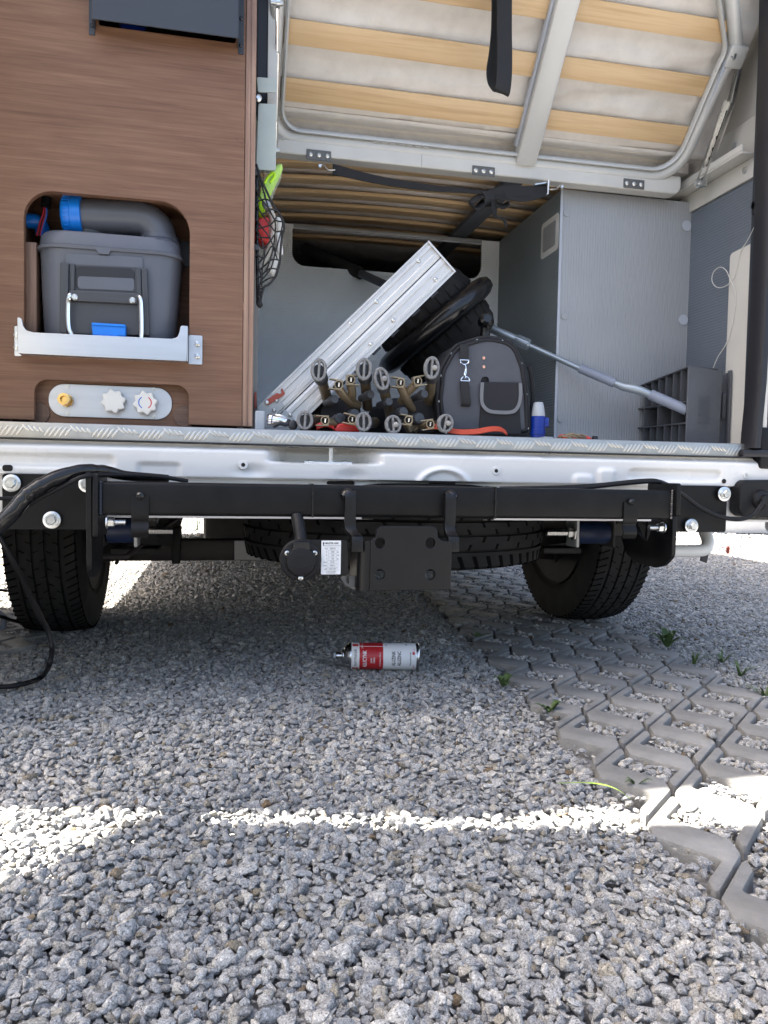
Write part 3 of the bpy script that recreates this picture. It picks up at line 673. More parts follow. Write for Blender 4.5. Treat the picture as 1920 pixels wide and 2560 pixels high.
# rear corner skin below the opening, right
b = MB(); b.box(.93, .99, -.02, .05, .345, .53); b.build('corner_skin', M['van_white'], VAN, .012)
b = MB(); b.box(-.99, -.93, -.02, .05, .345, .53); b.build('corner_skin', M['van_white'], VAN, .012)
# left rear door swung right round, its outer edge clear of the body
def door(h, e, z0, z1, nm):
    h, e = Vector((h[0], h[1], 0)), Vector((e[0], e[1], 0)); d = (e-h).normalized(); n = Vector((-d.y, d.x, 0))
    b = MB(); b.add([h+n*s*.025+Vector((0, 0, z)) for z in (z0, z1) for s in (-1, 1)]+[e+n*s*.025+Vector((0, 0, z)) for z in (z0, z1) for s in (-1, 1)], [(0, 1, 3, 2), (4, 6, 7, 5), (0, 4, 5, 1), (2, 3, 7, 6), (0, 2, 6, 4), (1, 5, 7, 3)])
    dr = b.build(nm, M['van_white'], VAN, .012)
    c = h.lerp(e, .45); w = d*.24; k = MB(); q = n*.028
    k.add([c+q*s-w*a+Vector((0, 0, z)) for s in (1,) for a, z in ((1, 1.45), (-1, 1.45), (-1, 2.1), (1, 2.1))], [(0, 1, 2, 3)]); k.build('door_window', M['glass_dark'], dr)
    return dr
door((-1.05, -.208), (-1.714, -.276), .36, 2.42, 'rear_door')  # unseen from here; angle and low edge shaped for the shade it casts
door((1.05, -.06), (1.12, .70), .52, 2.42, 'rear_door')
# ================================================================== LOAD SPACE
b = MB(); b.box(.885, .93, -.005, .80, .556, 1.212); b.build('right_wall', M['grey_wall'], VAN)
b = MB(); b.box(.892, .94, -.005, 1.4, 1.214, 1.372); b.build('cream_band', M['cream_wall'], VAN, .004)
b = MB(); b.box(.915, .96, -.005, 2.2, 1.374, 2.45); b.build('upper_wall', M['cream_wall'], VAN)
b = MB(); b.box(-.99, .96, .0, 3.0, 2.40, 2.44); b.build('ceiling_lining', M['cream_wall'], VAN)
p = at(1825, 560, X=.89)
b = MB(); q = at(1862, 305, X=.892); b.lathe((.892, .165, 1.325), (-1, 0, 0), [(0, .012), (.002, .011)], 14); b.build('cover_cap', M['grey_bracket'], VAN)
pl = fillet([(-.14, .557), (-.14, 1.046), (.01, 1.053), (.01, .557)], [.0, .012, .01, 0])
plate('side_liner', pl, Matrix(((0, 0, -1, .872), (1, 0, 0, 0), (0, 1, 0, 0), (0, 0, 0, 1))) @ Matrix.Diagonal((-1, 1, 1, 1)), .012, M['liner_white'], VAN, bevel=.003)
# angled rail on the right wall
b = MB(); b.box(.878, .8845, .062, .62, 1.213, 1.262); b.box(.838, .8845, .062, .62, 1.2625, 1.2675); b.box(.838, .842, .062, .62, 1.268, 1.285); rl = b.build('bed_side_rail', M['silver_rail'], VAN, .0015)
for y in (.10, .40):
    b = MB(); b.lathe((.878, y, 1.24), (-1, 0, 0), [(0, .009), (.002, .009), (.0035, .005)], 14); b.build('rail_screw', M['zinc'], rl)
# bulkhead with its opening
hole = fillet([(-.178, 1.226), (-.178, 1.112), (.437, 1.112), (.437, 1.226)], [.004, .04, .04, .004])
bk = plate('bulkhead', rect(-.34, .56, .556, 1.238), frameXZ(.80), .012, M['back_wall_grey'], VAN, holes=[hole])
b = MB(); b.box(-.175, .434, .792, .799, 1.2265, 1.2375); b.build('bulkhead_edge', M['grey_bracket'], bk, .001)
for a, c in ((710, 775), (741, 799), (1248, 660), (1240, 805)):
    q = at(a, c, Y=.798); plate('screw_cap', circ(q.x, q.z, .0085, 18), frameXZ(.7975), .002, M['back_wall_grey'], bk, bevel=.0006)
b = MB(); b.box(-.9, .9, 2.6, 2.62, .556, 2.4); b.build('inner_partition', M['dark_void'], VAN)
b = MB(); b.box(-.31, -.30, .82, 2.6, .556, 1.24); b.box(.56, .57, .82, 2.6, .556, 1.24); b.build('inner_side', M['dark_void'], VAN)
# storage box with the ribbed front
BOX = thing('storage_box', 'tall grey ribbed storage box built in at the right of the load space', 'storage box', (.69, .33, .556))
b = MB(); nb = 50; gx0, gx1 = .5, .884; rings = []
for i in range(nb*4+1):
    x = gx0+(gx1-gx0)*i/(nb*4); y = .33-.0006*math.cos(2*math.pi*i/4)
    rings.append([(x, y, .556), (x, y, 1.2395)])
b.sheet(rings); b.build('ribbed_front', M['grey_rib'], BOX, ang=70)
b = MB(); b.box(.4955, .884, .3315, .345, .556, 1.2395); b.build('front_board', M['box_side'], BOX)
b = MB(); b.box(.4955, .508, .3455, .799, .556, 1.239); b.build('side_board', M['box_side'], BOX)
b = MB(); b.box(.4925, .4995, .3265, .331, .556, 1.2395); b.build('edge_strip', M['grey_disc'], BOX, .0008)
for a, c, dd in ((1722, 565, 1), (1711, 800, 1), (1417, 534, 0), (1411, 791, 0), (1401, 1048, 0)):
    q = at(a, c, Y=.328); r = .0145 if dd else .0085
    x = min(q.x, .8835-r); plate('cover_disc', circ(x, q.z, r, 24), frameXZ(.3265), .002, M['grey_disc'] if dd else M['grey_rib'], BOX, bevel=.0007)
q = [at(1392, 535, X=.495), at(1396, 605, X=.495), at(1352, 620, X=.495), at(1357, 570, X=.495)]
ys_ = [v.y for v in q]; zs_ = [v.z for v in q]; y0, y1, z0, z1 = min(ys_), max(ys_), 1.085, 1.185
FX = Matrix(((0, 0, -1, .4945), (-1, 0, 0, 0), (0, 1, 0, 0), (0, 0, 0, 1)))
lp = plate('lamp_frame', rect(-y1, -y0, z0, z1, .014), FX, .008, M['white_plastic'], BOX, bevel=.002)
plate('lamp_lens', rect(-y1+.016, -y0-.016, z0+.016, z1-.016, .008), Matrix.Translation((-.0012, 0, 0)) @ FX, .004, M['grey_bracket'], lp)
# ------------------------------------------------------------ fixed bed base
FB = thing('fixed_bed_base', 'fixed slatted bed base over the load space seen from below', 'bed base', (.1, .5, 1.24))
b = MB(); b.box(-.285, .80, .276, .312, 1.2415, 1.2835)
rb_ = plate('bed_rail', fillet([(-.285, 1.236), (.815, 1.236), (.815, 1.284), (-.285, 1.284)], [.006, .022, .006, .006]), frameXZ(.276), .04, M['silver_rail'], FB, bevel=.004)
b = MB(); b.box(.095, .0955, .2755, .2762, 1.238, 1.283); b.build('rail_joint', M['groove'], FB)
for a, c in ((797, 388), (1209, 428), (1585, 460)):
    q = at(a, c, Y=.2745); z = q.z
    h = plate('hinge_plate', rect(q.x-.030, q.x+.030, z-.012, z+.012, .0015), frameXZ(.2735), .0025, M['lug_grey'], FB)
    for k in (-1, 0, 1):
        b = MB(); b.lathe((q.x+k*.0205, .2735, z), (0, -1, 0), [(0, .0058), (.001, .0056), (.003, .003), (.0034, .001)], 12); b.build('rivet', M['steel'], h)
sm = None
for k in range(8):
    y = .335+.105*k; b = MB(); x0, x1 = -.30, .62; xc = .16
    b.loft([[(x, y+dy, 1.262+.020*(1-((x-xc)/.5)**2)+dz) for dy, dz in ((-.026, 0), (.026, .004), (.026, .014), (-.026, .010))] for x in np.linspace(x0, x1, 24)])
    b.build('slat', M['birch'], FB, .001)
b = MB(); b.box(.335, .388, .313, 1.7, 1.243, 1.2605); b.build('centre_support', M['level_grey'], FB, .004)
MT2 = MB(); gx = np.linspace(-.32, .64, 40); gy = np.linspace(.30, 1.8, 60)
MT2.sheet([[(x, y, 1.300+.004*noise.noise(Vector((x*9, y*14, 0)))) for x in gx] for y in gy]); MT2.box(-.32, .86, .315, 1.8, 1.31, 1.40)
tag(MT2.build('mattress', M['mattress_grey']), 'grey mattress underside showing between the curved slats above the load space', 'mattress')
# ------------------------------------------------------------ raised bed section
BA = R_(50); BO = Vector((0, .28, 1.285)); BV = Vector((0, -math.cos(BA), math.sin(BA))); BN = Vector((0, -math.sin(BA), -math.cos(BA)))
def bp_(x, s, n=0): return BO+Vector((x, 0, 0))+BV*s+BN*n
BED = thing('raised_bed_section', 'tilted-up slatted bed section with silver tube frame', 'bed frame', tuple(BO))
outline = fillet([(-.276, -.011), (.80, -.009), (.818, .26), (.832, .30), (.69, .52), (.69, .66), (-.276, .66)], [.055, .085, .12, .05, .1, .05, .05], 7)
path = [bp_(x, s) for x, s in outline]
def oval(path, rx, ry, up, n=14):
    b = MB(); m = len(path); rings = []
    for i in range(m):
        t = (path[(i+1) % m]-path[i-1]).normalized(); a = t.cross(up).normalized()
        rings.append([path[i]+a*math.cos(q)*rx+up*math.sin(q)*ry for q in [2*math.pi*k/n for k in range(n)]])
    rings.append(rings[0]); return b.loft(rings, cap=False)
oval(path, .0160, .0150, BN).build('tube_frame', M['silver_paint'], BED, ang=60)
inn = [bp_(x, s, .004) for x, s in fillet([(-.254, .010), (.785, .012), (.795, .26), (.80, .30), (.66, .50), (.66, .64), (-.252, .64)], [.045, .07, .12, .05, .1, .05, .05], 7)]
oval(inn, .005, .010, BN, 8).build('inner_lip', M['silver_paint'], BED, ang=60)
def slab(x0, x1, s0, s1, n0, n1):
    b = MB(); b.add([bp_(x, s, n) for n in (n0, n1) for x, s in ((x0, s0), (x1, s0), (x1, s1), (x0, s1))], [(0, 3, 2, 1), (4, 5, 6, 7), (0, 1, 5, 4), (1, 2, 6, 5), (2, 3, 7, 6), (3, 0, 4, 7)]); return b
slab(.3415, .3945, -.008, .64, -.014, .0225).build('cross_bar', M['silver_paint'], BED, .004)
slab(.334, .341, .03, .64, -.012, .006).build('slat_channel', M['grey_disc'], BED, .001)
slab(.395, .401, .03, .64, -.012, .006).build('slat_channel', M['grey_disc'], BED, .001)
slab(.805, .815, .08, .28, -.012, .014).build('slat_channel', M['grey_disc'], BED, .001)
for s0 in (.069, .186, .305, .422, .54):
    slab(-.262, .336, s0, s0+.050, -.013, -.004).build('slat', M['birch'], BED, .001)
    xe = .814 if s0 < .3 else (.79 if s0 < .4 else .66)
    slab(.399, xe, s0+.006, s0+.052, -.013, -.004).build('slat', M['birch'], BED, .001)
b = MB(); q = bp_(.345, .0, .0); b.build  # (no-op keeps the section readable)
for k in range(7):
    slab(-.03+k*.021, -.03+k*.021+.015, .0045, .0075, .006, .0128).build('vent_slot', M['grey_bracket'], BED)
for x in (-.258, .824):
    b = MB(); c = bp_(x, .29 if x > 0 else -.008, .012); b.lathe(c-Vector((.012, 0, 0)), (1, 0, 0), [(0, .007), (.006, .007), (.0061, .010), (.012, .010), (.0121, .006), (.024, .006)], 6); b.build('pivot_bolt', M['zinc'], BED)
slab(.806, .852, .265, .315, -.014, .018).build('pivot_bracket', M['silver_paint'], BED, .004)
# raised mattress
b = MB(); gx = np.linspace(-.285, .872, 110); gs = np.linspace(.053, .70, 64); rows = []
def wr(x, s):
    v = Vector((x*4.5+s*3, s*11-x*2.2, 1)); h = .014*noise.noise(v)+.007*noise.noise(v*2.7)-.003
    if x > .39: h += .016*math.exp(-((s-.165+.14*(x-.55))/.016)**2)*math.exp(-((x-.50)/.12)**2)-.012*math.exp(-((s-.19-.35*(x-.6))/.02)**2)
    return h
for s in [None]*0: pass
under = [[bp_(x, s, -.017+min(0, -0.002+wr(x, s))*1.0) for x in gx] for s in gs]
round_ = []
for k in range(9):
    a = R_(90-k*90/8); rr_ = .016+.0*k
    round_.append([bp_(x, .053-rr_*math.cos(a)+.001*noise.noise(Vector((x*14, k*.5, 3))), -.017-rr_+rr_*math.sin(a)) for x in gx])
side = [[bp_(x, .037-.75*n_+.002*noise.noise(Vector((x*7, n_*30, 2))), -.033-n_) for x in gx] for n_ in (.003, .008, .014, .020, .026)]
b.sheet((side[::-1]+round_[::-1]+under))
b.sheet([[bp_(.872, s, -.02-n_) for s in gs] for n_ in (.0, .03, .08)])
b.sheet([[bp_(-.285, s, -.02-n_) for s in gs] for n_ in (.0, .03, .08)])
b.sheet([[bp_(x, s, -.10) for x in gx[::10]] for s in gs[::8]])
MTR = b.build('mattress', M['fabric_white'], ang=80); tag(MTR, 'white fabric mattress lying behind the slats of the tilted bed section', 'mattress')
for x0, x1 in ((-.285, .872),):
    b = MB(); b.tube([bp_(x, .0405+.0012*math.sin(x*17), -.026+.001*math.sin(x*31)) for x in np.linspace(x0, x1, 30)], .0022, 6, smooth=2); b.build('piping', M['fabric_cream'], MTR)
    b = MB(); b.tube([bp_(x, .0385+.0012*math.sin(x*15+1), -.033) for x in np.linspace(x0, x1, 30)], .0020, 6, smooth=2); b.build('piping', M['fabric_cream'], MTR)
# back board below the mattress edge
slab(-.268, .80, -.012, .052, -.060, -.056).build('backing_board', M['fabric_cream'], BED)
# gas strut on the left, notched stay on the right
GS = thing('gas_strut', 'thin gas strut standing upright beside the walnut cabinet edge', 'gas strut', tuple(at(686, 380, Y=.24)))
p0, p1, p2 = at(686, 376, Y=.235), at(692, 132, Y=.125), at(693, 8, Y=.07)
b = MB(); b.cyl(p0, p1, .0072, 14); b.build('cylinder', M['steel'], GS)
b = MB(); b.cyl(p1, p2, .0032, 10); b.build('rod', M['chrome'], GS)
for q in (p0, p2):
    b = MB(); b.lathe(q+Vector((-.014, 0, 0)), (1, 0, 0), [(0, .006), (.012, .006), (.0121, .010), (.020, .010), (.0201, .005), (.026, .005)], 12); b.build('eye_bolt', M['zinc'], GS)
ST = thing('folding_stay', 'notched metal support stay beside the right end of the tilted bed', 'support stay', tuple(at(1752, 460, X=.845)))
def xbar(a, c, w0, w1, X, th):   # flat bar in a plane of constant X, widths in metres
    A, B_ = at(*a, X=X), at(*c, X=X); d = (B_-A).normalized(); n = Vector((1, 0, 0)).cross(d)
    return [A-n*w0/2, A+n*w0/2, B_+n*w1/2, B_-n*w1/2]
def pr(poly, dx):
    b = MB(); k = len(poly); b.add(list(poly)+[p+Vector((dx, 0, 0)) for p in poly], [tuple(range(k)), tuple(range(2*k-1, k-1, -1))]+[(i, (i+1) % k, k+(i+1) % k, k+i) for i in range(k)]); return b
pr(xbar((1845, 150), (1822, 262), .020, .020, .845, 0), .010).build('upper_channel', M['steel'], ST, .001)
pr(xbar((1826, 255), (1755, 458), .036, .028, .842, 0), .004).build('lower_channel', M['steel'], ST, .001)
A, B_ = at(1826, 255, X=.8425), at(1755, 458, X=.8425); d = (B_-A).normalized(); n = Vector((1, 0, 0)).cross(d)
b = MB(); b.bar(A+n*.017+Vector((-.004, 0, 0)), B_+n*.013+Vector((-.004, 0, 0)), .003, .010, (1, 0, 0)); b.bar(A-n*.017+Vector((-.004, 0, 0)), B_-n*.013+Vector((-.004, 0, 0)), .003, .010, (1, 0, 0)); b.build('channel_flange', M['steel'], ST)
b = MB(); s0, s1 = A.lerp(B_, .1), A.lerp(B_, .85); b.bar(s0+Vector((-.001, 0, 0)), s1+Vector((-.001, 0, 0)), .004, .002, (1, 0, 0))
for t in (.42, .56, .68, .78): q = A.lerp(B_, t); b.box(q.x-.0022, q.x+.0003, q.y-.006, q.y+.006, q.z-.004, q.z+.004)
b.build('notch_slot', M['dark_void'], ST)
for q in (at(1848, 140, X=.84), at(1752, 460, X=.84)):
    b = MB(); b.lathe(q+Vector((-.016, 0, 0)), (1, 0, 0), [(0, .006), (.008, .006), (.0081, .011), (.014, .011), (.0141, .0075), (.03, .0075)], 8); b.build('pivot_bolt', M['zinc'], ST)
# ================================================================== WALNUT CABINET
CAB = thing('walnut_cabinet', 'walnut wood-effect cabinet at the left of the van opening', 'cabinet', (-.62, .05, .56))
YC = .05
niche = fillet([(-.7745, .70), (-.4545, .70), (-.4545, 1.0215), (-.7745, 1.0215)], [.004, .004, .062, .056], 8)
tapc = fillet([(-.756, .560), (-.4545, .560), (-.4545, .6475), (-.756, .6475)], [0, 0, .024, .024], 6)
q0, q1 = at(245, 60, Y=YC), at(590, 108, Y=YC)
slotc = fillet([(q0.x, q1.z+.0), (q1.x, q1.z+.0), (q1.x, q1.z+.06), (q0.x, q1.z+.06)], .006)
outer = [(-1.0, .566), (-.756, .566), (-.756, .6475), (-.4545, .6475), (-.4545, .566), (-.3445, .566), (-.3445, 1.72), (-1.0, 1.72)]
outer = fillet(outer, [0, 0, .026, .026, 0, 0, 0, 0], 7)
fp = plate('front_panel', outer, frameXZ(YC), .016, M['walnut'], CAB, holes=[niche, slotc], bevel=.0012)
plate('edge_strip', rect(-.3435, -.3225, .566, 1.72), frameXZ(YC-.001), .018, M['walnut_edge'], CAB, bevel=.001)
b = MB(); b.box(-.3335, -.3325, YC-.0022, YC, .567, 1.72); b.build('edge_groove', M['walnut_dark'], CAB)
b = MB(); b.box(-.3215, -.308, .155, .795, .5565, 1.236); b.build('side_board', M['side_grey'], CAB)
b = MB(); b.box(-.3215, -.312, .155, .6, 1.2365, 1.72); b.build('side_board', M['sage_metal'], CAB)
# niche lining
b = MB(); x0, x1, z0, z1, yb = -.790, -.440, .69, 1.035, .200
y0 = YC+.017
b.add([(x0, y0, z0), (x1, y0, z0), (x1, y0, z1), (x0, y0, z1), (x0, yb, z0), (x1, yb, z0), (x1, yb, z1), (x0, yb, z1)], [(0, 1, 5, 4), (1, 2, 6, 5), (2, 3, 7, 6), (3, 0, 4, 7), (4, 5, 6, 7)])
b.build('niche_lining', M['walnut'], CAB)
b = MB(); b.box(-.77, -.45, .194, .198, .93, .985); b.build('niche_frame', M['cassette_dark'], CAB)
b = MB(); b.box(-.76, -.45, YC+.028, YC+.034, .558, .665); b.build('tap_recess', M['walnut'], CAB)
for a in (94, 460):
    q = at(a, 1040, Y=YC+.02); plate('cover_disc', circ(q.x, max(q.z, .5815), .0225, 24), frameXZ(YC+.024), .003, M['walnut_dark'], CAB, bevel=.001)
for a, c in ((601, 346), (606, 765), (70, 607)):
    q = at(a, c, Y=YC)
    if a > 100: plate('cover_disc', circ(q.x, q.z, .0085, 18), frameXZ(YC-.0006), .001, M['walnut'], CAB, bevel=.0003)
# slot box and what shows in it
b = MB(); q0, q1 = at(235, 60, Y=YC), at(600, 108, Y=YC)
b.add([(q0.x, y0, q1.z-.02), (q1.x, y0, q1.z-.02), (q1.x, y0, q1.z+.09), (q0.x, y0, q1.z+.09), (q0.x, .3, q1.z-.02), (q1.x, .3, q1.z-.02), (q1.x, .3, q1.z+.09), (q0.x, .3, q1.z+.09)], [(0, 1, 5, 4), (1, 2, 6, 5), (2, 3, 7, 6), (3, 0, 4, 7), (4, 5, 6, 7)])
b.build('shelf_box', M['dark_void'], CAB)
q = at(300, 84, Y=.12); b = MB(); b.lathe((q.x, .12, q.z), (1, 0, 0), [(0, .018), (.004, .022), (.05, .022), (.054, .018)], 18)
tag(b.build('blue_canister', M['blue_bottle']), 'small dark blue canister lying in the slot under the slate cover', 'canister')
q = at(480, 92, Y=.12); b = MB(); b.cyl((q.x, .12, q.z), (q.x+.03, .14, q.z+.004), .006, 10); tag(b.build('hose_fitting', M['chrome']), 'shiny metal hose fitting in the slot under the slate cover', 'fitting')
# slate cover over the slot
CV = thing('slate_cover', 'dark slate metal cover screwed over the top of the walnut panel', 'cover', tuple(at(415, 80, Y=.02)))
z0 = at(415, 77, Y=.02).z
xa, xb = at(232, 40, Y=.02).x, at(596, 40, Y=.02).x
plate('cover_sheet', rect(xa, xb, z0, 1.72, .002), frameXZ(.012), .003, M['slate_cover'], CV, bevel=.001)
for s, x in ((0, xa), (1, xb)):
    xr = (x-.012, x-.0005) if s == 0 else (x+.0005, x+.012)
    zz = z0-.012
    f = plate('side_flange', rect(xr[0], xr[1], zz, 1.72, .001), frameXZ(.048), .0025, M['slate_cover'], CV)
    b = MB(); b.box(x-.0015, x+.0015, .0135, .0475, z0, 1.72); b.build('side_wall', M['slate_cover'], CV)
    for z in (z0+.006, z0+.06):
        b = MB(); b.lathe(((xr[0]+xr[1])/2, .048, z), (0, -1, 0), [(0, .0045), (.0015, .0042), (.0028, .0025)], 12); b.build('screw', M['black_gloss'], f)
# sage bed brackets in the gap beside the cabinet
BR = thing('bed_bracket', 'sage green metal bed bracket in the gap beside the cabinet edge', 'bracket', tuple(at(668, 420, Y=.09)))
def sl_(nm, pts, Y, th, m, r=.002): q = xz(pts, Y); return plate(nm, fillet(q, r), frameXZ(Y), th, M[m], BR)
sl_('upper_plate', [(641, 192), (691, 196), (691, 232), (645, 230)], .088, .003, 'sage_metal', .004)
sl_('lower_plate', [(646, 258), (691, 260), (690, 426), (640, 424)], .09, .003, 'sage_metal', .004)
sl_('post', [(672, -120), (699, -120), (692, 300), (668, 300)], .12, .02, 'silver_rail', .001)
sl_('gap_shade', [(644, -120), (671, -120), (668, 300), (642, 300)], .13, .004, 'rubber_seal', 0)  # dark strip; its colour stands in for the shaded gap
q = at(645, 246, Y=.085); b = MB(); b.lathe(q, (0, -1, 0), [(0, .008), (.003, .008), (.006, .004)], 12); b.build('bolt', M['zinc'], BR)
# ------------------------------------------------------------ toilet cassette
TC = thing('toilet_cassette', 'dark grey portable toilet waste tank in the cabinet niche', 'waste tank', (-.61, .12, .745))
YF = .045
def ring(xl, xr, yf, yb, z, r, n=8):
    return [(x, y, z) for x, y in fillet([(xl, yf), (xr, yf), (xr, yb), (xl, yb)], r, n)]
def XL(a, b_): return at(a, b_, Y=YF).x
def ZL(a, b_): return at(a, b_, Y=YF).z
zb = .742; zr = ZL(270, 628); zt = ZL(250, 588)
b = MB(); b.loft([ring(XL(97, 840), XL(434, 846), YF+.006, .185, zb, .05), ring(XL(92, 750), XL(444, 760), YF+.002, .187, (zb+zr)/2, .05), ring(XL(88, 650), XL(452, 662), YF, .188, zr, .05)])
body = b.build('tank_body', M['cassette_grey'], TC, ang=50)
rl_, rr_x = XL(81, 628), XL(457, 650)
b = MB(); b.loft([ring(rl_, rr_x, YF-.005, .190, zr, .052), ring(rl_, rr_x, YF-.006, .190, zr+.006, .052), ring(rl_+.004, rr_x-.004, YF-.002, .187, zr+.009, .05), ring(rl_+.006, rr_x-.006, YF+.001, .185, zr+.03, .05), ring(rl_+.010, rr_x-.010, YF+.006, .18, zr+.0365, .05), ring(rl_+.03, rr_x-.03, YF+.03, .165, zr+.040, .04)])
b.build('tank_lid', M['cassette_grey'], TC, ang=40)
def tp_(nm, pts, Y, th, m, r=.003, par=TC, bevel=.001): return plate(nm, fillet(xz(pts, Y), r, 4), frameXZ(Y), th, M[m], par, bevel=bevel)
tp_('lid_tab', [(236, 618), (280, 620), (272, 636), (246, 634)], YF-.006, .008, 'cassette_grey')
tp_('raised_panel', [(162, 634), (357, 642), (361, 838), (158, 834)], YF-.0035, .008, 'cassette_grey', .006, bevel=.002)
hz = tp_('handle_recess', [(176, 660), (346, 668), (348, 838), (172, 834)], YF-.005, .004, 'cassette_dark', .006)
tp_('upper_pocket', [(186, 664), (338, 670), (336, 728), (186, 722)], YF-.0058, .003, 'rubber_seal', .012)
b = MB(); P0, P1 = xz([(200, 690), (335, 700)], YF); 
tp_('pocket_floor', [(194, 690), (336, 696), (336, 728), (194, 722)], YF-.0066, .002, 'cassette_grey', .006)
for nm, pts in (('left_post', [(150, 655), (172, 657), (168, 835), (148, 832)]), ('left_post', [(174, 656), (187, 660), (186, 725), (176, 730)]), ('right_post', [(340, 668), (352, 669), (356, 838), (346, 838)]), ('right_post', [(354, 669), (368, 670), (374, 840), (358, 838)])):
    tp_('handle_post', pts, YF-.011, .012, 'cassette_dark', .003, bevel=.002)
hb = tp_('handle_bar', [(172, 724), (348, 732), (346, 758), (338, 760), (182, 752), (172, 750)], YF-.014, .014, 'cassette_dark', .004, bevel=.003)
for a, c in ((186, 743), (331, 751)):
    q = at(a, c, Y=YF-.014); b = MB(); b.lathe((q.x, YF-.014, q.z), (0, -1, 0), [(0, .0066), (.0015, .0064), (.003, .0045), (.0031, .0015)], 14); b.build('screw', M['steel'], hb)
for side in ((180, 733, 174, 738, 170, 762, 171, 815, 180, 838), (340, 738, 350, 744, 353, 770, 354, 822, 353, 845)):
    pts = [at(side[i], side[i+1], Y=YF-.02) for i in range(0, 10, 2)]; pts[0].y = YF-.008
    b = MB(); b.tube(pts, .0044, 10); b.build('wire_bail', M['chrome'], TC)
bl = tp_('blue_latch', [(228, 806), (314, 811), (314, 842), (231, 839)], YF-.022, .02, 'blue_plastic', .002, bevel=.002)
tp_('latch_lip', [(228, 806), (314, 811), (312, 817), (230, 812)], YF-.026, .006, 'blue_plastic', .002, par=bl)
tp_('latch_grip', [(247, 837), (296, 839), (296, 846), (247, 844)], YF-.0245, .006, 'blue_plastic', .001, par=bl)
# pour-out spout
YS = .125
e = [at(190, 541, Y=YS), at(250, 543, Y=YS), at(330, 546, Y=YS), at(368, 553, Y=YS), at(392, 575, Y=YS), at(400, 610, Y=YS), at(400, 640, Y=YS)]
b = MB(); b.tube(e, .0362, 28, smooth=8); b.build('spout_pipe', M['cassette_grey'], TC, ang=60)
b = MB(); q = at(401, 607, Y=YS); b.lathe((q.x, YS, zr+.036), (0, 0, 1), [(0, .044), (.010, .044), (.014, .040), (.022, .039)], 28); b.build('spout_collar', M['cassette_grey'], TC)
b = MB(); q, q2 = at(156, 539, Y=YS), at(207, 541, Y=YS); L = (q2-q).length
b.lathe(q, q2-q, [(0, .030), (.0015, .034), (.006, .038), (L*.45, .0395), (L*.5, .042), (L, .0425), (L+.001, .036)], 40)
cap = b.build('spout_cap', M['blue_plastic'], TC, ang=35)
for k in range(26):
    an = 2*math.pi*k/26; d = (q2-q).normalized(); a_ = d.orthogonal().normalized(); c_ = d.cross(a_); o_ = (a_*math.cos(an)+c_*math.sin(an))*.0388
    rbm = MB(); rbm.bar(q+d*.006+o_, q+d*L*.46+o_, .003, .003, o_); rbm.build('grip_rib', M['blue_plastic'], cap)
b = MB(); b.lathe(at(225, 592, Y=.15), (0, 0, 1), [(-.01, .045), (.012, .045), (.016, .04)], 24); b.build('vent_cap', M['cassette_dark'], TC)
# hoses and wires in the niche
b = MB(); b.tube([at(40, 556, Y=.15), at(72, 553, Y=.15), at(98, 558, Y=.155), at(108, 585, Y=.165)], .0155, 14); tag(b.build('blue_hose', M['blue_plastic']), 'short bright blue hose behind the left of the waste tank', 'hose')
CN = thing('wire_conduit', 'black corrugated conduit with red and blue wires above the waste tank', 'wiring', tuple(at(117, 480, Y=.14)))
b = MB(); q, q2 = at(118, 478, Y=.13), at(114, 520, Y=.13); b.lathe(q, q2-q, [((q2-q).length*k/20, .0105 if k % 2 else .0085) for k in range(21)], 14); b.build('corrugated_sleeve', M['black_plastic'], CN)
for k, (mm, dx) in enumerate((('ink_red', -3), ('ink_blue', 4), ('black_plastic', 0), ('ink_red', 2))):
    b = MB(); b.tube([at(113+dx*.5, 516, Y=.13), at(111+dx*1.2, 537, Y=.13), at(104+dx*1.5, 560, Y=.132), at(97+dx*1.5, 590, Y=.135)], .0022, 7); b.build('wire', M[mm], CN)
b = MB(); q = at(436, 600, Y=.165); b.box(q.x-.012, q.x+.012, .165, .19, .90, .985); tag(b.build('grey_pump', M['cassette_dark'], None, .004), 'small dark grey housing behind the right end of the spout', 'housing')
q = at(75, 605, Y=.075); b = MB(); b.box(q.x-.014, q.x+.012, .075, .12, .70, q.z); b.build('niche_post', M['walnut_edge'], CAB, .001)
# ------------------------------------------------------------ aluminium tray
TY = thing('tank_tray', 'bent aluminium retaining tray in front of the grey waste tank', 'tray', (-.615, .02, .73))
YT = .012
fr = xz([(43, 792), (54, 796), (58, 815), (66, 826), (84, 831), (430, 847), (444, 843), (449, 830), (452, 814), (470, 815), (466, 905), (44, 883)], YT)
zbm = fr[-1][1]; fr[-2] = (fr[-2][0], zbm)
plate('front_plate', fillet(fr, [.002, .004, .01, .008, .01, .01, .008, .006, .004, .002, .003, .003], 4), frameXZ(YT), .002, M['alu_brushed'], TY)
xl, xr = fr[0][0], fr[9][0]
b = MB(); b.box(xl+.0005, xr-.0005, YT+.0025, .0475, zbm+.001, zbm+.003); b.build('tray_floor', M['alu_brushed'], TY)
b = MB(); b.box(xl+.0005, xl+.0022, YT+.0025, .0475, zbm+.0035, fr[0][1]-.001); b.box(xr-.0022, xr-.0005, YT+.0025, .0475, zbm+.0035, fr[9][1]-.001); b.build('tray_side', M['alu_brushed'], TY)
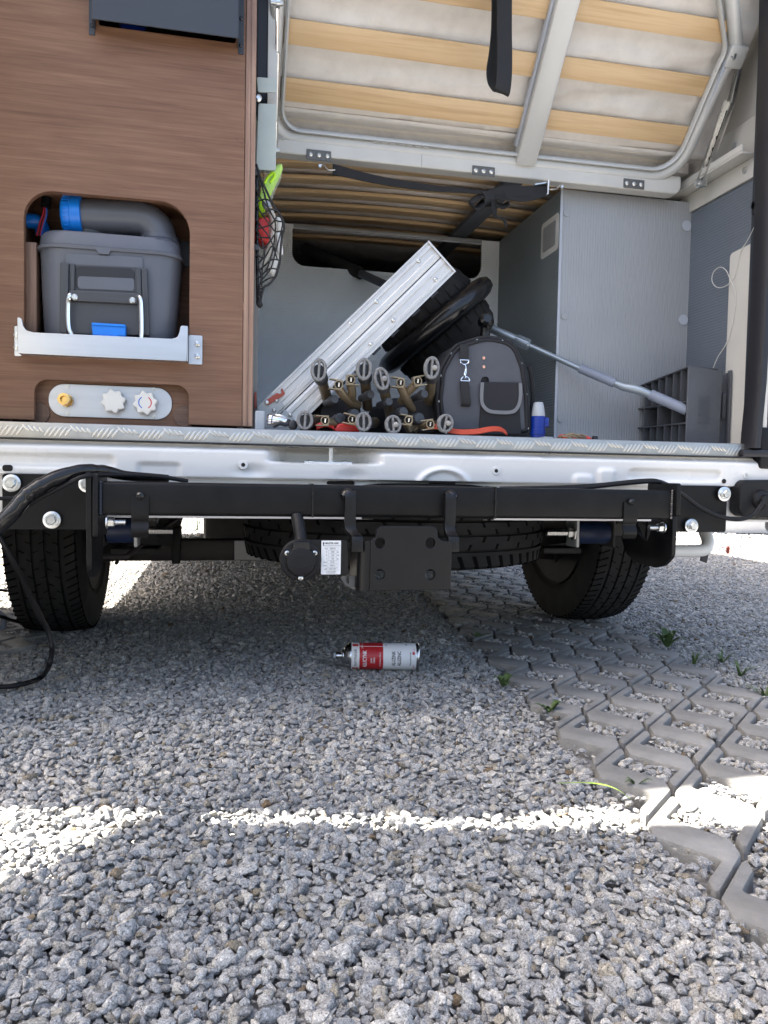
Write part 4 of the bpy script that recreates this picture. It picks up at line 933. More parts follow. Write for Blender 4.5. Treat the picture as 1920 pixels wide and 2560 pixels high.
for s in (-1, 1):
    x0 = xl-.014 if s < 0 else xr+.0002; x1 = xl-.0002 if s < 0 else xr+.028
    zt_ = fr[0][1]-.012 if s < 0 else fr[9][1]-.012
    fl_ = plate('side_flange', fillet([(x0, zbm-.001), (x1, zbm-.001), (x1, zt_), (x0, zt_)], .003), frameXZ(.0465), .002, M['alu_brushed'], TY)
    for z in (zbm+.016, zt_-.018):
        b = MB(); b.lathe(((x0+x1)/2+(.004 if s > 0 else -.002), .0445, z), (0, -1, 0), [(0, .0058), (.001, .0056), (.0025, .003), (.0026, .001)], 14); b.build('screw', M['steel'], fl_)
# ------------------------------------------------------------ tap panel
TPN = thing('tap_panel', 'rounded brushed metal tap plate low in the walnut cabinet', 'tap panel', (-.6, .07, .575))
YP = YC+.0235
q = xz([(121, 958), (430, 970), (430, 1046), (121, 1044)], YP); za, zb_ = (q[0][1]+q[1][1])/2, max((q[2][1]+q[3][1])/2, .5735)
plate('base_plate', fillet([(q[0][0], zb_), (q[1][0], zb_), (q[1][0], za), (q[0][0], za)], (za-zb_)*.47, 10), frameXZ(YP), .002, M['alu_brushed'], TPN)
for a, c in ((169, 966), (385, 973), (169, 1037), (385, 1044)):
    p = at(a, c, Y=YP); b = MB(); b.lathe((p.x, YP, max(p.z, zb_+.006)), (0, -1, 0), [(0, .0042), (.0012, .004), (.0013, .0022), (.0004, .0018)], 14); b.build('screw', M['steel'], TPN)
for k, (a, c) in enumerate(((283, 1003), (363, 1007))):
    p = at(a, c, Y=YP-.02); lob = [(p.x+(.0228+.0024*math.cos(8*t_))*math.cos(t_+.2), p.z+(.0228+.0024*math.cos(8*t_))*math.sin(t_+.2)) for t_ in np.linspace(0, 2*math.pi, 97)[:-1]]
    kb = plate('tap_knob', lob, frameXZ(YP-.024), .018, M['white_plastic'], TPN, bevel=.003)
    kb['label'] = 'plain white lobed tap knob' if k == 0 else 'white lobed tap knob with a red and a blue arc'
    b = MB(); b.lathe((p.x, YP, p.z), (0, -1, 0), [(0, .014), (.008, .014)], 20); b.build('knob_stem', M['white_plastic'], kb)
    if k:
        for mm, a0 in (('ink_red', -60), ('ink_blue', 120)):
            arc = [(p.x+r_*math.cos(R_(a0+t_)), p.z+r_*math.sin(R_(a0+t_))) for r_, rng in ((.0135, range(0, 121, 10)), (.0115, range(120, -1, -10))) for t_ in rng]
            plate('arc_mark', arc, frameXZ(YP-.0244), .0004, M[mm], kb, bevel=0)
p = at(168, 1002, Y=YP)
b = MB(); b.lathe((p.x, YP, p.z), (-.10, -1, .06), [(0, .0135), (.008, .0135), (.0081, .0105), (.016, .0105), (.018, .0125), (.026, .0125), (.0265, .007), (.020, .0065)], 8); b.build('brass_inlet', M['brass'], TPN, ang=20)
# ================================================================== TOW BAR
TB = thing('tow_bar', 'black square-tube tow bar bolted across the back of the van', 'tow bar', (-.02, -.12, .35))
b = MB(); b.loft([[(x, -z_, y_) for z_, y_ in fillet([(.090, .3845), (.152, .3845), (.152, .4465), (.090, .4465)], .007, 4)] for x in (-.598, .546)]); b.build('cross_beam', M['black_paint'], TB)
def xplate(nm, pts, X, th, r): # plate in a plane of constant X; pts are (Y, Z)
    return plate(nm, fillet([(-y, z) for y, z in pts], r, 5), Matrix(((0, 0, 1, X), (-1, 0, 0, 0), (0, 1, 0, 0), (0, 0, 0, 1))), th, M['black_paint'], TB, bevel=.0015)
for s, X0 in ((-1, -.614), (1, .562)):
    # flange at the end of the beam, and the hooked bracket behind it
    zf = .345 if s < 0 else .392
    xplate('end_flange', [(-.165, zf), (-.05, zf), (-.05, .462), (-.165, .462)], X0+(.012 if s < 0 else -.001), .010, .006)
    if s < 0: pts = [(-.168, .463), (-.155, .282), (-.125, .268), (-.04, .274), (-.02, .30), (-.02, .45)]; rr_ = [.004, .035, .03, .03, .02, .01]
    else: pts = [(-.168, .463), (-.168, .262), (-.11, .242), (.02, .268), (.045, .32), (.055, .40)]; rr_ = .02
    if s > 0:
        pts = [(at(a_, c_, X=.5725).y, at(a_, c_, X=.5725).z) for a_, c_ in ((1692, 1210), (1692, 1330), (1689, 1392), (1668, 1414), (1645, 1419), (1600, 1406), (1575, 1386), (1562, 1346), (1572, 1322), (1590, 1306), (1600, 1318), (1608, 1338), (1620, 1351), (1628, 1351), (1634, 1336), (1637, 1322), (1637, 1300), (1645, 1212))][::-1]; rr_ = [.003, .004, .004, .006, .006, .006, .006, .006, .006, .006, .01, .02, .02, .02, .02, .02, .004, .003]
    xplate('hooked_bracket', pts, X0+(.0005 if s < 0 else .0105), .010, rr_)
    # weld bead
    b = MB(); xx = -.5995 if s < 0 else .5485
    for k in range(14):
        t = k/13; b.lathe((xx, -.153, .388+.056*t), (0, 0, 1), [(-.0035, .002), (-.001, .0042+.001*rnd.random()), (.0025, .0035), (.004, .002)], 7)
    b.build('weld_bead', M['black_gloss'], TB)
    # wall plate
    if s < 0: q = xz([(5, 1184), (224, 1184), (224, 1321), (5, 1321)], -.022)
    else: q = xz([(1690, 1214), (1819, 1215), (1819, 1332), (1690, 1332)], -.022)
    xs_ = sorted([q[0][0], q[1][0]]); mp_ = plate('wall_plate', rect(xs_[0], xs_[1], .349, .457, .006), frameXZ(-.022), .008, M['black_paint'], TB, bevel=.001)
    bl_ = ((29, 1208), (130, 1300), (219, 1210)) if s < 0 else ((1810, 1235), (1728, 1315))
    for a, c in bl_:
        p = at(a, c, Y=-.03); o = MB(); o.lathe((p.x, -.030, p.z), (0, -1, 0), [(0, .0168), (.0022, .0168), (.0026, .0162)], 28); w_ = o.build('washer', M['zinc'], mp_)
        o = MB(); o.lathe((p.x, -.0326, p.z), (0, -1, 0), [(0, .0125), (.002, .0125)], 24); o.build('bolt_flange', M['zinc'], mp_)
        o = MB(); o.lathe((p.x, -.0346, p.z), (rnd.uniform(-.02, .02), -1, rnd.uniform(-.02, .02)), [(0, .0095), (.0065, .0095), (.0078, .0082)], 6); o.build('bolt_head', M['zinc'], mp_, ang=20)
    # sideways bolt through the flange
    p = at(268, 1305, Y=-.14) if s < 0 else at(1640, 1319, Y=-.12); dx = -s
    x0 = X0+.0225 if s < 0 else X0-.0115
    o = MB(); o.lathe((x0, p.y, p.z), (dx, 0, 0), [(0, .0125), (.0025, .0125)], 20); o.build('washer', M['zinc'], TB)
    o = MB(); o.lathe((x0+dx*.003, p.y, p.z), (dx, 0, 0), [(0, .0098), (.010, .0098), (.011, .009)], 6); o.build('bolt_head', M['zinc'], TB, ang=20)
    o = MB(); o.lathe((x0+dx*.0143, p.y, p.z), (dx, 0, 0), [(0.0014*k, .0060 if k % 2 else .0053) for k in range(15)], 12); o.build('bolt_thread', M['zinc'], TB)
    # clamp strap over the beam
    q = at(350 if s < 0 else 1577, 1262, Y=-.155); w_ = .0155
    o = MB(); o.ribbon([(q.x, -.1545, .420), (q.x, -.1545, .385), (q.x, -.150, .372), (q.x, -.156, .358), (q.x, -.150, .345)], (w_, 0, 0), .003, 4); cl = o.build('clamp_strap', M['black_paint'], TB)
    o = MB(); o.lathe((q.x, -.1565, .421), (0, -1, 0), [(-.003, .007), (.003, .007), (.006, .0035)], 10); o.build('clamp_bolt', M['black_gloss'], cl)
# hitch plate, bent back at the left, with its four holes
HY = -.20
hx0, hx1 = at(926, 1400, Y=HY).x, at(1129, 1400, Y=HY).x
zt, zb = at(1010, 1315, Y=HY).z, at(1010, 1477, Y=HY).z
zn = zt-.030
hp = fillet([(hx0, zb), (hx1, zb), (hx1, zn), (hx1-.020, zn+.002), (hx1-.028, zn+.008), (hx1-.030, zt), (hx0+.012, zt), (hx0+.010, zn+.008), (hx0, zn)], [0, .004, .002, .012, .006, .014, .014, .006, .003], 5)
hl = [circ(at(a, c, Y=HY).x, at(a, c, Y=HY).z, .0098, 24) for a, c in ((950, 1358), (1076, 1358), (950, 1437), (1076, 1437))]
plate('hitch_plate', hp, frameXZ(HY), .010, M['satin_black'], TB, holes=hl, bevel=.0015)
b = MB(); rg_ = []
for k in range(7):
    a = R_(90*k/6); r0_ = .022
    rg_.append([(hx0-r0_*math.sin(a)*1.0+d*math.sin(a)*-.0, HY+.005+r0_*(1-math.cos(a))+0, z) for d in (0,) for z in (zb, zn+.001)])
rg_.append([(hx0-.022, -.10, zb+.01), (hx0-.022, -.10, zn)])
outer_ = rg_; vs = []
b.sheet(outer_); wing = b.mesh(); sol = bmesh.new(); sol.from_mesh(wing); bmesh.ops.solidify(sol, geom=sol.faces[:], thickness=.009); sol.to_mesh(wing); sol.free(); shade(wing, 50)
link('bent_wing', wing, M['satin_black'], TB)
b = MB(); b.box(hx1-.010, hx1-.0005, HY+.0105, -.10, zb, zn); b.build('side_web', M['satin_black'], TB, .003)
for a, side in ((868, -1), (1126, 1)):
    xc = at(a+ (8 if side < 0 else 0), 1290, Y=-.17).x; w_ = .0105
    o = MB(); o.ribbon([(xc, -.160, .4335), (xc, -.1655, .425), (xc, -.166, .385), (xc-.001*side, -.168, .362), (xc+side*-.006*(side < 0)+.004*(side < 0), -.185, .348), (xc+.010*(side < 0), -.192, zn+.004), (xc+.010*(side < 0), -.193, zn-.02)], (w_, 0, 0), .010, 5); o.build('lift_arm', M['satin_black'], TB, .002)
    o = MB(); o.lathe((xc-.004*side*-1, -.156, .431), (0, -.35, 1), [(-.012, .012), (0, .0155), (.006, .012), (.010, .004)], 10); o.build('weld_bead', M['black_gloss'], TB)
# slotted lug behind
q = xz([(848, 1440), (890, 1440), (890, 1478), (862, 1462)], -.16); sl0 = at(870, 1450, Y=-.16)
plate('slotted_lug', fillet(q, .004), frameXZ(-.16), .006, M['lug_grey'], TB, holes=[rect(sl0.x-.0025, sl0.x+.0025, sl0.z-.007, sl0.z+.007, .002)])
# socket bracket, trailer socket and rating label
q = xz([(735, 1349), (870, 1351), (870, 1437), (735, 1437)], -.185)
br = plate('socket_bracket', fillet(q, .006), frameXZ(-.185), .004, M['satin_black'], TB, bevel=.001)
p = at(751, 1399, Y=-.19)
b = MB(); b.lathe((p.x, -.184, p.z), (0, -1, 0), [(-.03, .030), (-.004, .036), (0, .0385), (.012, .0385), (.0145, .0365), (.015, .031)], 40); so_ = b.build('trailer_socket', M['black_plastic'], TB)
b = MB(); b.lathe((p.x, -.1985, p.z-.002), (0, -1, 0), [(0, .0285), (.004, .0285), (.008, .026), (.009, .022), (.0086, .001)], 36); b.build('socket_lid', M['black_plastic'], so_)
plate('lid_hinge', rect(p.x-.015, p.x+.015, p.z+.018, p.z+.034, .003), frameXZ(-.2065), .008, M['black_gloss'], so_, bevel=.001)
plate('lid_badge', [(p.x+.018*math.cos(t_)*1.0, p.z-.002+.012*math.sin(t_)) for t_ in np.linspace(0, 2*math.pi, 25)[:-1]], frameXZ(-.2078), .001, M['black_plastic'], so_, bevel=.0003)
for dx, dz in ((-.0255, .013), (.0255, .013), (.0, -.0335)):
    o = MB(); o.lathe((p.x+dx, -.199, p.z+dz), (0, -1, 0), [(0, .0048), (.002, .0046), (.003, .003)], 14); w_ = o.build('socket_screw', M['steel'], so_)
    if dz > 0:
        plate('screw_slot', [(p.x+dx+c_[0]*.003, p.z+dz+c_[1]*.003) for c_ in ((-1, -.25), (-.25, -.25), (-.25, -1), (.25, -1), (.25, -.25), (1, -.25), (1, .25), (.25, .25), (.25, 1), (-.25, 1), (-.25, .25), (-1, .25))], frameXZ(-.2022), .0006, M['ink_black'], so_, bevel=0)
b = MB(); b.tube([at(742, 1290, Y=-.15), at(748, 1318, Y=-.165), at(752, 1345, Y=-.175), (p.x, -.180, p.z+.03)], .0115, 12); b.build('socket_cable', M['black_plastic'], TB)
LY = -.1905
q = xz([(803, 1351), (852, 1352), (852, 1436), (803, 1436)], LY); lx0, lx1 = (q[0][0]+q[3][0])/2, (q[1][0]+q[2][0])/2; lz1, lz0 = (q[0][1]+q[1][1])/2, (q[2][1]+q[3][1])/2
lab = plate('rating_label', rect(lx0, lx1, lz0, lz1, .0015), frameXZ(LY), .0006, M['label_white'], TB, bevel=.0001)
lw, lh_ = lx1-lx0, lz1-lz0
def LT(s, u, v, size, align='LEFT', sx=.85, wt=0): text('lettering', s, size, frameXZ(LY-.0003) @ Matrix.Translation((lx0+u*lw, lz1-v*lh_, 0)), M['ink_black'], lab, th=.00005, align=align, sx=sx, weight=wt)
def LB(u0, u1, v0, v1, m='ink_black'): plate('label_rule', rect(lx0+u0*lw, lx0+u1*lw, lz1-v1*lh_, lz1-v0*lh_), frameXZ(LY-.0003), .0002, M[m], lab, bevel=0)
plate('label_dot', circ(lx0+.11*lw, lz1-.075*lh_, .0017, 16), frameXZ(LY-.0003), .0002, M['ink_black'], lab, bevel=0)
LT('MASTER HAK', .20, .08, .0052, sx=.82, wt=.00008); LB(.13, .96, .148, .156); LB(.09, .13, .1, .156)
for v, a, t_, u_ in ((.235, 'Typ', '3002033', ''), (.335, 'R', '3000', 'kg'), (.435, 'D', '16,9', 'kN'), (.535, 'S', '150', 'kg'), (.635, 'Seria', '42 22r', ''), (.74, 'Klasa', 'A50-X', ''), (.84, 'e20', '5418 1957', '')):
    LT(a, .30, v, .0038, 'RIGHT'); LT(t_, .58, v, .0040, 'CENTER', .8); LT(u_, .80, v, .0038)
    w2 = .22 if u_ else .28
    for z_ in (-.045, .04): LB(.58-w2, .58+w2, v+z_, v+z_+.006, 'box_line')
    for u0 in (.58-w2, .58+w2-.01): LB(u0, u0+.01, v-.045, v+.045, 'box_line')
LT('tel. +48 41 38 38 883', .5, .915, .0026, 'CENTER'); LT('www.masterhak.pl', .5, .955, .0026, 'CENTER')
for a in (782, 1240):
    q = at(a, 1240, Y=-.155); b = MB(); b.box(q.x-.0016, q.x+.0016, -.1545, -.1525, .384, .447); b.box(q.x-.0016, q.x+.0016, -.153, -.092, .447, .4485); ti = b.build('cable_tie', M['black_gloss'], TB)
    b = MB(); b.box(q.x-.003, q.x+.003, -.158, -.1548, .427 if a < 1000 else .414, .433 if a < 1000 else .420); b.build('tie_head', M['black_gloss'], ti)
# ------------------------------------------------------------ loose cables
b = MB(); b.tube([at(-40, 1350, Y=-.19), at(0, 1312, Y=-.19), at(34, 1278, Y=-.19), at(66, 1240, Y=-.185), at(100, 1216, Y=-.18), at(140, 1196, Y=-.17), at(200, 1178, Y=-.15), at(260, 1178, Y=-.12), at(320, 1190, Y=-.09), at(420, 1197, Y=-.06)],
    lambda t: (.0140-.006*max(0, t-.55)*2)*(1+.07*math.sin(t*61+3*math.sin(t*17))*math.sin(t*23)), 14, smooth=10, flat=.9)
tag(b.build('cable_sleeve', M['black_gloss'], None, ang=60), 'wrinkled shiny black cable sleeve draped over the left end of the tow bar', 'cable sleeve')
b = MB(); b.tube([at(70, 1262, Y=-.175), at(110, 1240, Y=-.17), at(160, 1214, Y=-.168), at(215, 1190, Y=-.17), at(300, 1187, Y=-.12), at(400, 1192, Y=-.09), at(470, 1203, Y=-.08)], .0042, 10); tag(b.build('cable', M['black_plastic']), 'thin black cable along the underside of the wrinkled sleeve', 'cable')
b = MB(); b.tube([at(-30, 1246, Y=-.06), at(20, 1246, Y=-.05), at(60, 1244, Y=-.045)], .0036, 8); tag(b.build('cable', M['black_plastic']), 'short thin black cable crossing the left wall plate', 'cable')
pts = [at(-20, 1300, Y=.0), at(-6, 1330, Y=.0), at(16, 1372, Y=.0), at(46, 1428, Y=.02), at(76, 1490, Y=.05), at(104, 1548, Y=.07), at(122, 1580, Y=.08), at(130, 1620, Y=.07), at(124, 1660, Y=.04)]
for q in ((104, 1692), (66, 1708), (20, 1716), (-40, 1718), (-160, 1720)): pts.append(at(*q, Z=.012))
b = MB(); b.tube(pts, lambda t: .0054+.0014*max(0, math.sin(t*40)) if t < .5 else .0054, 10, smooth=8); tag(b.build('cable', M['black_plastic']), 'black cable looping down in front of the left tyre to the gravel', 'cable')
b = MB(); b.tube([at(1250, 1222, Y=-.05), at(1400, 1219, Y=-.06), at(1500, 1213, Y=-.07), at(1600, 1203, Y=-.085), at(1650, 1205, Y=-.09), at(1700, 1232, Y=-.075), at(1750, 1268, Y=-.06), at(1800, 1291, Y=-.055), at(1845, 1298, Y=-.055), at(1880, 1288, Y=-.056), at(1902, 1262, Y=-.055), at(1906, 1248, Y=-.045)], .0052, 10, smooth=8)
tag(b.build('cable', M['black_plastic']), 'black cable from the tow bar to the lamp housing at the right corner', 'cable')
b = MB(); b.tube([at(1300, 1226, Y=-.055), at(1450, 1220, Y=-.07), at(1560, 1209, Y=-.088), at(1640, 1204, Y=-.10), at(1668, 1215, Y=-.10)], .0045, 8, smooth=6); tag(b.build('cable', M['black_plastic']), 'second black cable lying along the top right of the tow beam', 'cable')
for k, (a, c) in enumerate(((1474, 1490), (1548, 1552))):
    b = MB(); b.tube([at(-60, 1474+k*60, Y=1.2-k*.55), at(0, 1475+k*66, Y=1.2-k*.55), at(28, 1478+k*72, Y=1.2-k*.5), at(60, 1480+k*78, Y=1.25-k*.5)], .005, 8); tag(b.build('cable', M['black_plastic']), ('upper' if k == 0 else 'lower')+' of two black cables behind the left rear tyre', 'cable')
# ================================================================== CARGO
FZ = .5558
# ---- diagonal aluminium profile
RY = .118
a0, a1 = at(648, 1012, Y=RY), at(1069, 604, Y=RY); c0, c1 = at(742, 1062, Y=RY), at(1138, 680, Y=RY)
RD = (a1-a0).normalized(); RL = (a1-a0).length+.0; RWd = Vector((RD.z, 0, -RD.x)); RW_ = (c1-a1).dot(RWd)
ALU = thing('folded_ramp', 'silver riveted aluminium ramp leaning diagonally across the load space', 'ramp', tuple(a0))
def rpt(l, w, d=0): return a0+RD*l+RWd*w+Vector((0, d, 0))
h = RW_/2
half = [(0, .000), (.0035, .000), (.0045, .003), (.008, .003), (.009, .0005), (.0145, .0005), (.017, .004), (h*.62, .004), (h*.68, .0015), (h*.86, .0015), (h*.93, .003), (h-.0012, .003), (h-.0012, .05), (0, .05)]
for k in (0, 1):
    b = MB(); pf_ = [(w, d) for w, d in half] if k == 0 else [(RW_-w, d) for w, d in half]
    l0 = -.002 if k == 0 else .02
    b.loft([[rpt(l, w, d) for w, d in pf_] for l in (l0, RL)]); b.build('ramp_half', M['ramp_alu'], ALU, ang=20)
b = MB(); b.loft([[rpt(l, h+w, d) for w, d in ((-.001, .006), (.001, .006), (.001, .04), (-.001, .04))] for l in (.01, RL-.002)]); b.build('hinge_seam', M['groove'], ALU)
b = MB()
for w0 in (0, RW_): b.bar(rpt(RL+.001, w0, -.001), rpt(RL+.001, w0+(h if w0 == 0 else -h), -.001), .004, .004, (0, 1, 0))
b.build('end_lip', M['ramp_alu'], ALU)
for a, c in ((941, 753), (877, 808), (1047, 651), (1090, 698), (984, 800), (928, 861)):
    q = at(a, c, Y=RY); b = MB(); b.lathe((q.x, RY+.0035, q.z), (0, -1, 0), [(0, .0056), (.0015, .0053), (.0032, .0038), (.0042, .001)], 14); b.build('rivet', M['steel'], ALU)
for l in (.16, .21, .27, .33, .40, .46):
    b = MB(); b.bar(rpt(l, RW_+.003, .01), rpt(l+.022, RW_+.003, .01), .006, .012, (0, 1, 0)); b.build('edge_pad', M['rubber_seal'], ALU)
q = xz([(643, 1018), (678, 982), (712, 1015), (692, 1036), (700, 1042), (712, 1022), (743, 1056), (724, 1070), (660, 1068)], RY)
cb = plate('corner_plate', fillet(q, .003), frameXZ(RY-.002), .003, M['grey_bracket'], ALU)
for a, c in ((691, 1002), (685, 1026), (726, 1038), (703, 1041)):
    p = at(a, c, Y=RY-.004); b = MB(); b.lathe((p.x, RY-.004, p.z), (0, -1, 0), [(0, .0044), (.0012, .0042), (.0028, .002)], 12); b.build('rivet', M['steel'], cb)
q = xz([(662, 1003), (692, 982), (700, 985), (704, 982), (702, 972), (706, 971), (713, 984), (704, 992), (672, 1012), (664, 1010)], RY-.006)
lt = plate('red_latch', fillet(q, .001), frameXZ(RY-.006), .003, M['red_latch'], ALU)
p = at(667, 1006, Y=RY-.009); b = MB(); b.lathe((p.x, RY-.0095, p.z), (0, -1, 0), [(0, .0045), (.002, .004), (.003, .002)], 12); b.build('rivet', M['steel'], lt)
q = xz([(635, 982), (641, 980), (642, 1020), (635, 1022)], .14); plate('red_tab', q, frameXZ(.14), .003, M['red_latch'], ALU)
# ---- ridged rubber wheel seen edge on
WY = .40
A = at(958, 925, Y=WY); B2 = at(1214, 708, Y=WY); cen = (A+B2)/2; rad = (B2-A).length/2
axd = Vector(((B2-A).z, .0, -(B2-A).x)).normalized(); vw = (cen-CAM).normalized(); axd = (axd-vw*axd.dot(vw)).normalized()
RWH = thing('ridged_wheel', 'black ridged rubber wheel with a raised centre ring, behind the aluminium ramp', 'wheel', tuple(cen))
b = MB(); b.lathe(cen-axd*.028, axd, [(0, rad*.80), (.004, rad*.90), (.014, rad*.985), (.028, rad), (.042, rad*.985), (.052, rad*.90), (.056, rad*.80)], 56); b.build('centre_ring', M['black_gloss'], RWH, ang=60)
for s in (-1, 1):
    b = MB(); b.lathe(cen+axd*s*.028, axd*s, [(0, rad*.76), (.044, rad*.75), (.066, rad*.68), (.076, rad*.55), (.08, .02)], 48); b.build('rubber_tread', M['rubber_dark'], RWH, ang=60)
    u_ = axd.orthogonal().normalized(); v_ = axd.cross(u_)
    for k in range(26):
        t_ = 2*math.pi*k/26; o_ = u_*math.cos(t_)+v_*math.sin(t_); tn = axd.cross(o_)
        b = MB(); P_ = [cen+axd*s*w_+o_*(rad*r_) for w_, r_ in ((.030, .77), (.050, .76), (.069, .69), (.078, .57))]
        b.loft([[p+tn*e*.0135+o_*f for e, f in ((-1, -.02), (1, -.02), (.8, .0022), (-.8, .0022))] for p in P_]); b.build('lug', M['rubber_dark'], RWH, .002)
# ---- grey and black bag
BY = .095
BAG = thing('tool_bag', 'grey and black zipped bag standing upright with a flap pocket', 'bag', (.215, .12, FZ))
ol = fillet(xz([(1101, 1088), (1092, 1000), (1100, 925), (1135, 862), (1215, 838), (1285, 852), (1312, 915), (1322, 990), (1326, 1088)], BY), [.01, .05, .06, .05, .1, .05, .06, .05, .01], 6)
cx_ = sum(p[0] for p in ol)/len(ol); cz_ = sum(p[1] for p in ol)/len(ol)
def inset(k): return [(cx_+(x-cx_)*k, cz_+(z-cz_)*k) for x, z in ol]
b = MB(); b.loft([[(x, BY+d, z) for x, z in inset(k)] for d, k in ((0, .93), (.006, .985), (.016, 1.0), (.12, 1.0), (.135, .97), (.14, .9))]); b.build('bag_body', M['bag_black'], BAG, ang=50)
fp_ = inset(.905); b = MB()
b.loft([[(cx_+(x-cx_)*k, BY+.0-.004*(1-k*k)+.0015*noise.noise(Vector((x*20, z*20, k)))-.001, cz_+(z-cz_)*k) for x, z in fp_] for k in (1, .9, .75, .55, .3, .1)], cap=False); b.build('front_panel', M['bag_grey'], BAG, ang=70)
for k, m_ in ((.915, 'bag_black'), (.985, 'bag_black')):
    b = MB(); b.tube([(x, BY-.001 if k < .95 else BY+.004, z) for x, z in inset(k)], .0042, 8, smooth=0, closed=True); b.build('piping', M[m_], BAG, ang=70)
for t_ in range(0, len(ol), 7):
    x, z = inset(.95)[t_]; b = MB(); b.lathe((x, BY+.002, z), (0, -1, 0), [(0, .003), (.002, .0025)], 8); b.build('stud', M['steel'], BAG)
q = xz([(1201, 1012), (1300, 1014), (1304, 1086), (1199, 1086)], BY-.006); plate('front_pocket', fillet(q, .003), frameXZ(BY-.006), .006, M['bag_black'], BAG, bevel=.002)
q = fillet(xz([(1206, 955), (1300, 956), (1297, 1028), (1206, 1028)], BY-.010), [.002, .002, .022, .022][::1], 5)
pf2 = plate('pocket_flap', q, frameXZ(BY-.010), .005, M['bag_black'], BAG, bevel=.0015)
u = [at(*c_, Y=BY-.011) for c_ in ((1206, 956), (1204, 990), (1207, 1012), (1222, 1027), (1252, 1031), (1282, 1029), (1296, 1014), (1301, 990), (1301, 958))]
b = MB(); b.ribbon(u, lambda t: Vector((math.cos(math.pi*(t))*.0042, 0, math.sin(math.pi*t)*.0042)), .002, 5); b.build('flap_binding', M['piping_grey'], pf2)
b = MB(); b.ribbon([at(1160, 862, Y=BY-.006), at(1161, 880, Y=BY-.010), at(1160, 898, Y=BY-.011)], (.0105, 0, 0), .003, 4); b.build('strap', M['webbing'], BAG)
b = MB(); b.ribbon([at(1161, 955, Y=BY-.012), at(1164, 985, Y=BY-.016), at(1166, 1008, Y=BY-.014), at(1163, 1015, Y=BY-.008)], (.0105, 0, 0), .004, 5); b.build('strap', M['webbing'], BAG)
def dring(a, c, s):
    p = at(a, c, Y=BY-.014); b = MB(); b.tube([(p.x+.0105*math.cos(t_), BY-.014, p.z+s*.010*math.sin(t_)) for t_ in np.linspace(0, math.pi, 9)], .0014, 7, smooth=3); b.tube([(p.x-.0105, BY-.014, p.z), (p.x+.0105, BY-.014, p.z)], .0014, 7, smooth=0); b.build('d_ring', M['chrome'], BAG)
dring(1161, 900, -1); dring(1163, 952, 1)
b = MB(); b.tube([at(1162, 912, Y=BY-.016), at(1164, 925, Y=BY-.016), at(1161, 936, Y=BY-.016), at(1163, 946, Y=BY-.016)], .0024, 8); b.tube([at(1164, 918, Y=BY-.016), at(1166, 928, Y=BY-.016), at(1163, 940, Y=BY-.016)], .0013, 6); b.build('snap_hook', M['chrome'], BAG)
for c in (895, 917):
    p = at(1209, c, Y=BY-.004); b = MB(); b.lathe((p.x, BY-.005, p.z), (0, -1, 0), [(0, .0038), (.0012, .0035), (.002, .0016)], 12); b.build('copper_rivet', M['copper'], BAG)
b = MB(); b.tube([at(1322, 915, Y=.15), at(1330, 950, Y=.15), at(1332, 1000, Y=.15), at(1326, 1050, Y=.15), at(1322, 1085, Y=.15)], .006, 8); b.build('side_strap', M['bag_black'], BAG)
# ---- black handle behind the bag
HD = thing('umbrella_handle', 'glossy black handle sticking up behind the top of the bag', 'handle', tuple(at(1214, 850, Y=.21)))
b = MB(); b.tube([at(1212, 880, Y=.21), at(1213, 830, Y=.21), at(1216, 808, Y=.205), at(1220, 797, Y=.19)], .0125, 14); b.build('grip', M['black_gloss'], HD)
b = MB(); q = at(1217, 802, Y=.19); b.lathe(q+Vector((0, .02, 0)), (-.1, -1, .1), [(-.004, .012), (0, .0165), (.03, .0165), (.036, .010)], 20); b.build('end_cap', M['black_gloss'], HD)
# ---- telescopic pole
TPL = thing('telescopic_pole', 'grey telescopic pole sloping from the bag down to the grey levelling ramp', 'pole', tuple(at(1500, 945, Y=.3)))
def py_(x): return .41-.29*(x-1225)/490
def seg(nm, a, c, r, m, n=18): b = MB(); A_, B_ = at(*a, Y=py_(a[0])), at(*c, Y=py_(c[0])); b.cyl(A_, B_, r, n); return b.build(nm, M[m], TPL)
seg('outer_tube', (1218, 817), (1296, 851), .0118, 'pole_grey'); seg('inner_tube', (1310, 858), (1455, 924), .0075, 'pole_grey'); seg('sleeve', (1450, 921), (1537, 958), .0122, 'pole_sleeve')
A_, B_ = at(1288, 848, Y=py_(1288)), at(1324, 864, Y=py_(1324)); b = MB(); b.lathe(A_, B_-A_, [(0, .0115), (.004, .0135), ((B_-A_).length-.004, .0135), ((B_-A_).length, .0105)], 18); ck = b.build('lock_collar', M['pole_grey'], TPL)
dd = (B_-A_).normalized(); u_ = dd.orthogonal().normalized(); v_ = dd.cross(u_)
for k in range(14):
    o_ = (u_*math.cos(k*math.pi/7)+v_*math.sin(k*math.pi/7))*.0135; b = MB(); b.bar(A_+o_+dd*.003, B_+o_-dd*.003, .0025, .003, o_); b.build('grip_rib', M['pole_grey'], ck)
b = MB(); b.tube([at(a, c, Y=py_(a)) for a, c in ((1530, 955), (1560, 967), (1585, 972), (1610, 980), (1640, 993))], lambda t: .0085+.0035*math.sin(t*math.pi), 16, smooth=6); b.build('bent_neck', M['pole_grey'], TPL)
seg('end_sleeve', (1626, 986), (1718, 1026), .0132, 'pole_sleeve')
# ---- dark brush handle going through the bulkhead opening
BH_ = thing('brush_handle', 'dark long-handled brush resting in the bulkhead opening behind the ramp', 'brush', tuple(at(900, 680, Y=.76)))
b = MB(); b.cyl(at(760, 622, Y=.97), at(903, 684, Y=.78), .019, 16); b.build('foam_grip', M['rubber'], BH_)
b = MB(); b.cyl(at(896, 681, Y=.79), at(985, 722, Y=.62), .0125, 14); b.build('shaft', M['bronze_tube'] if False else M['level_grey'], BH_)
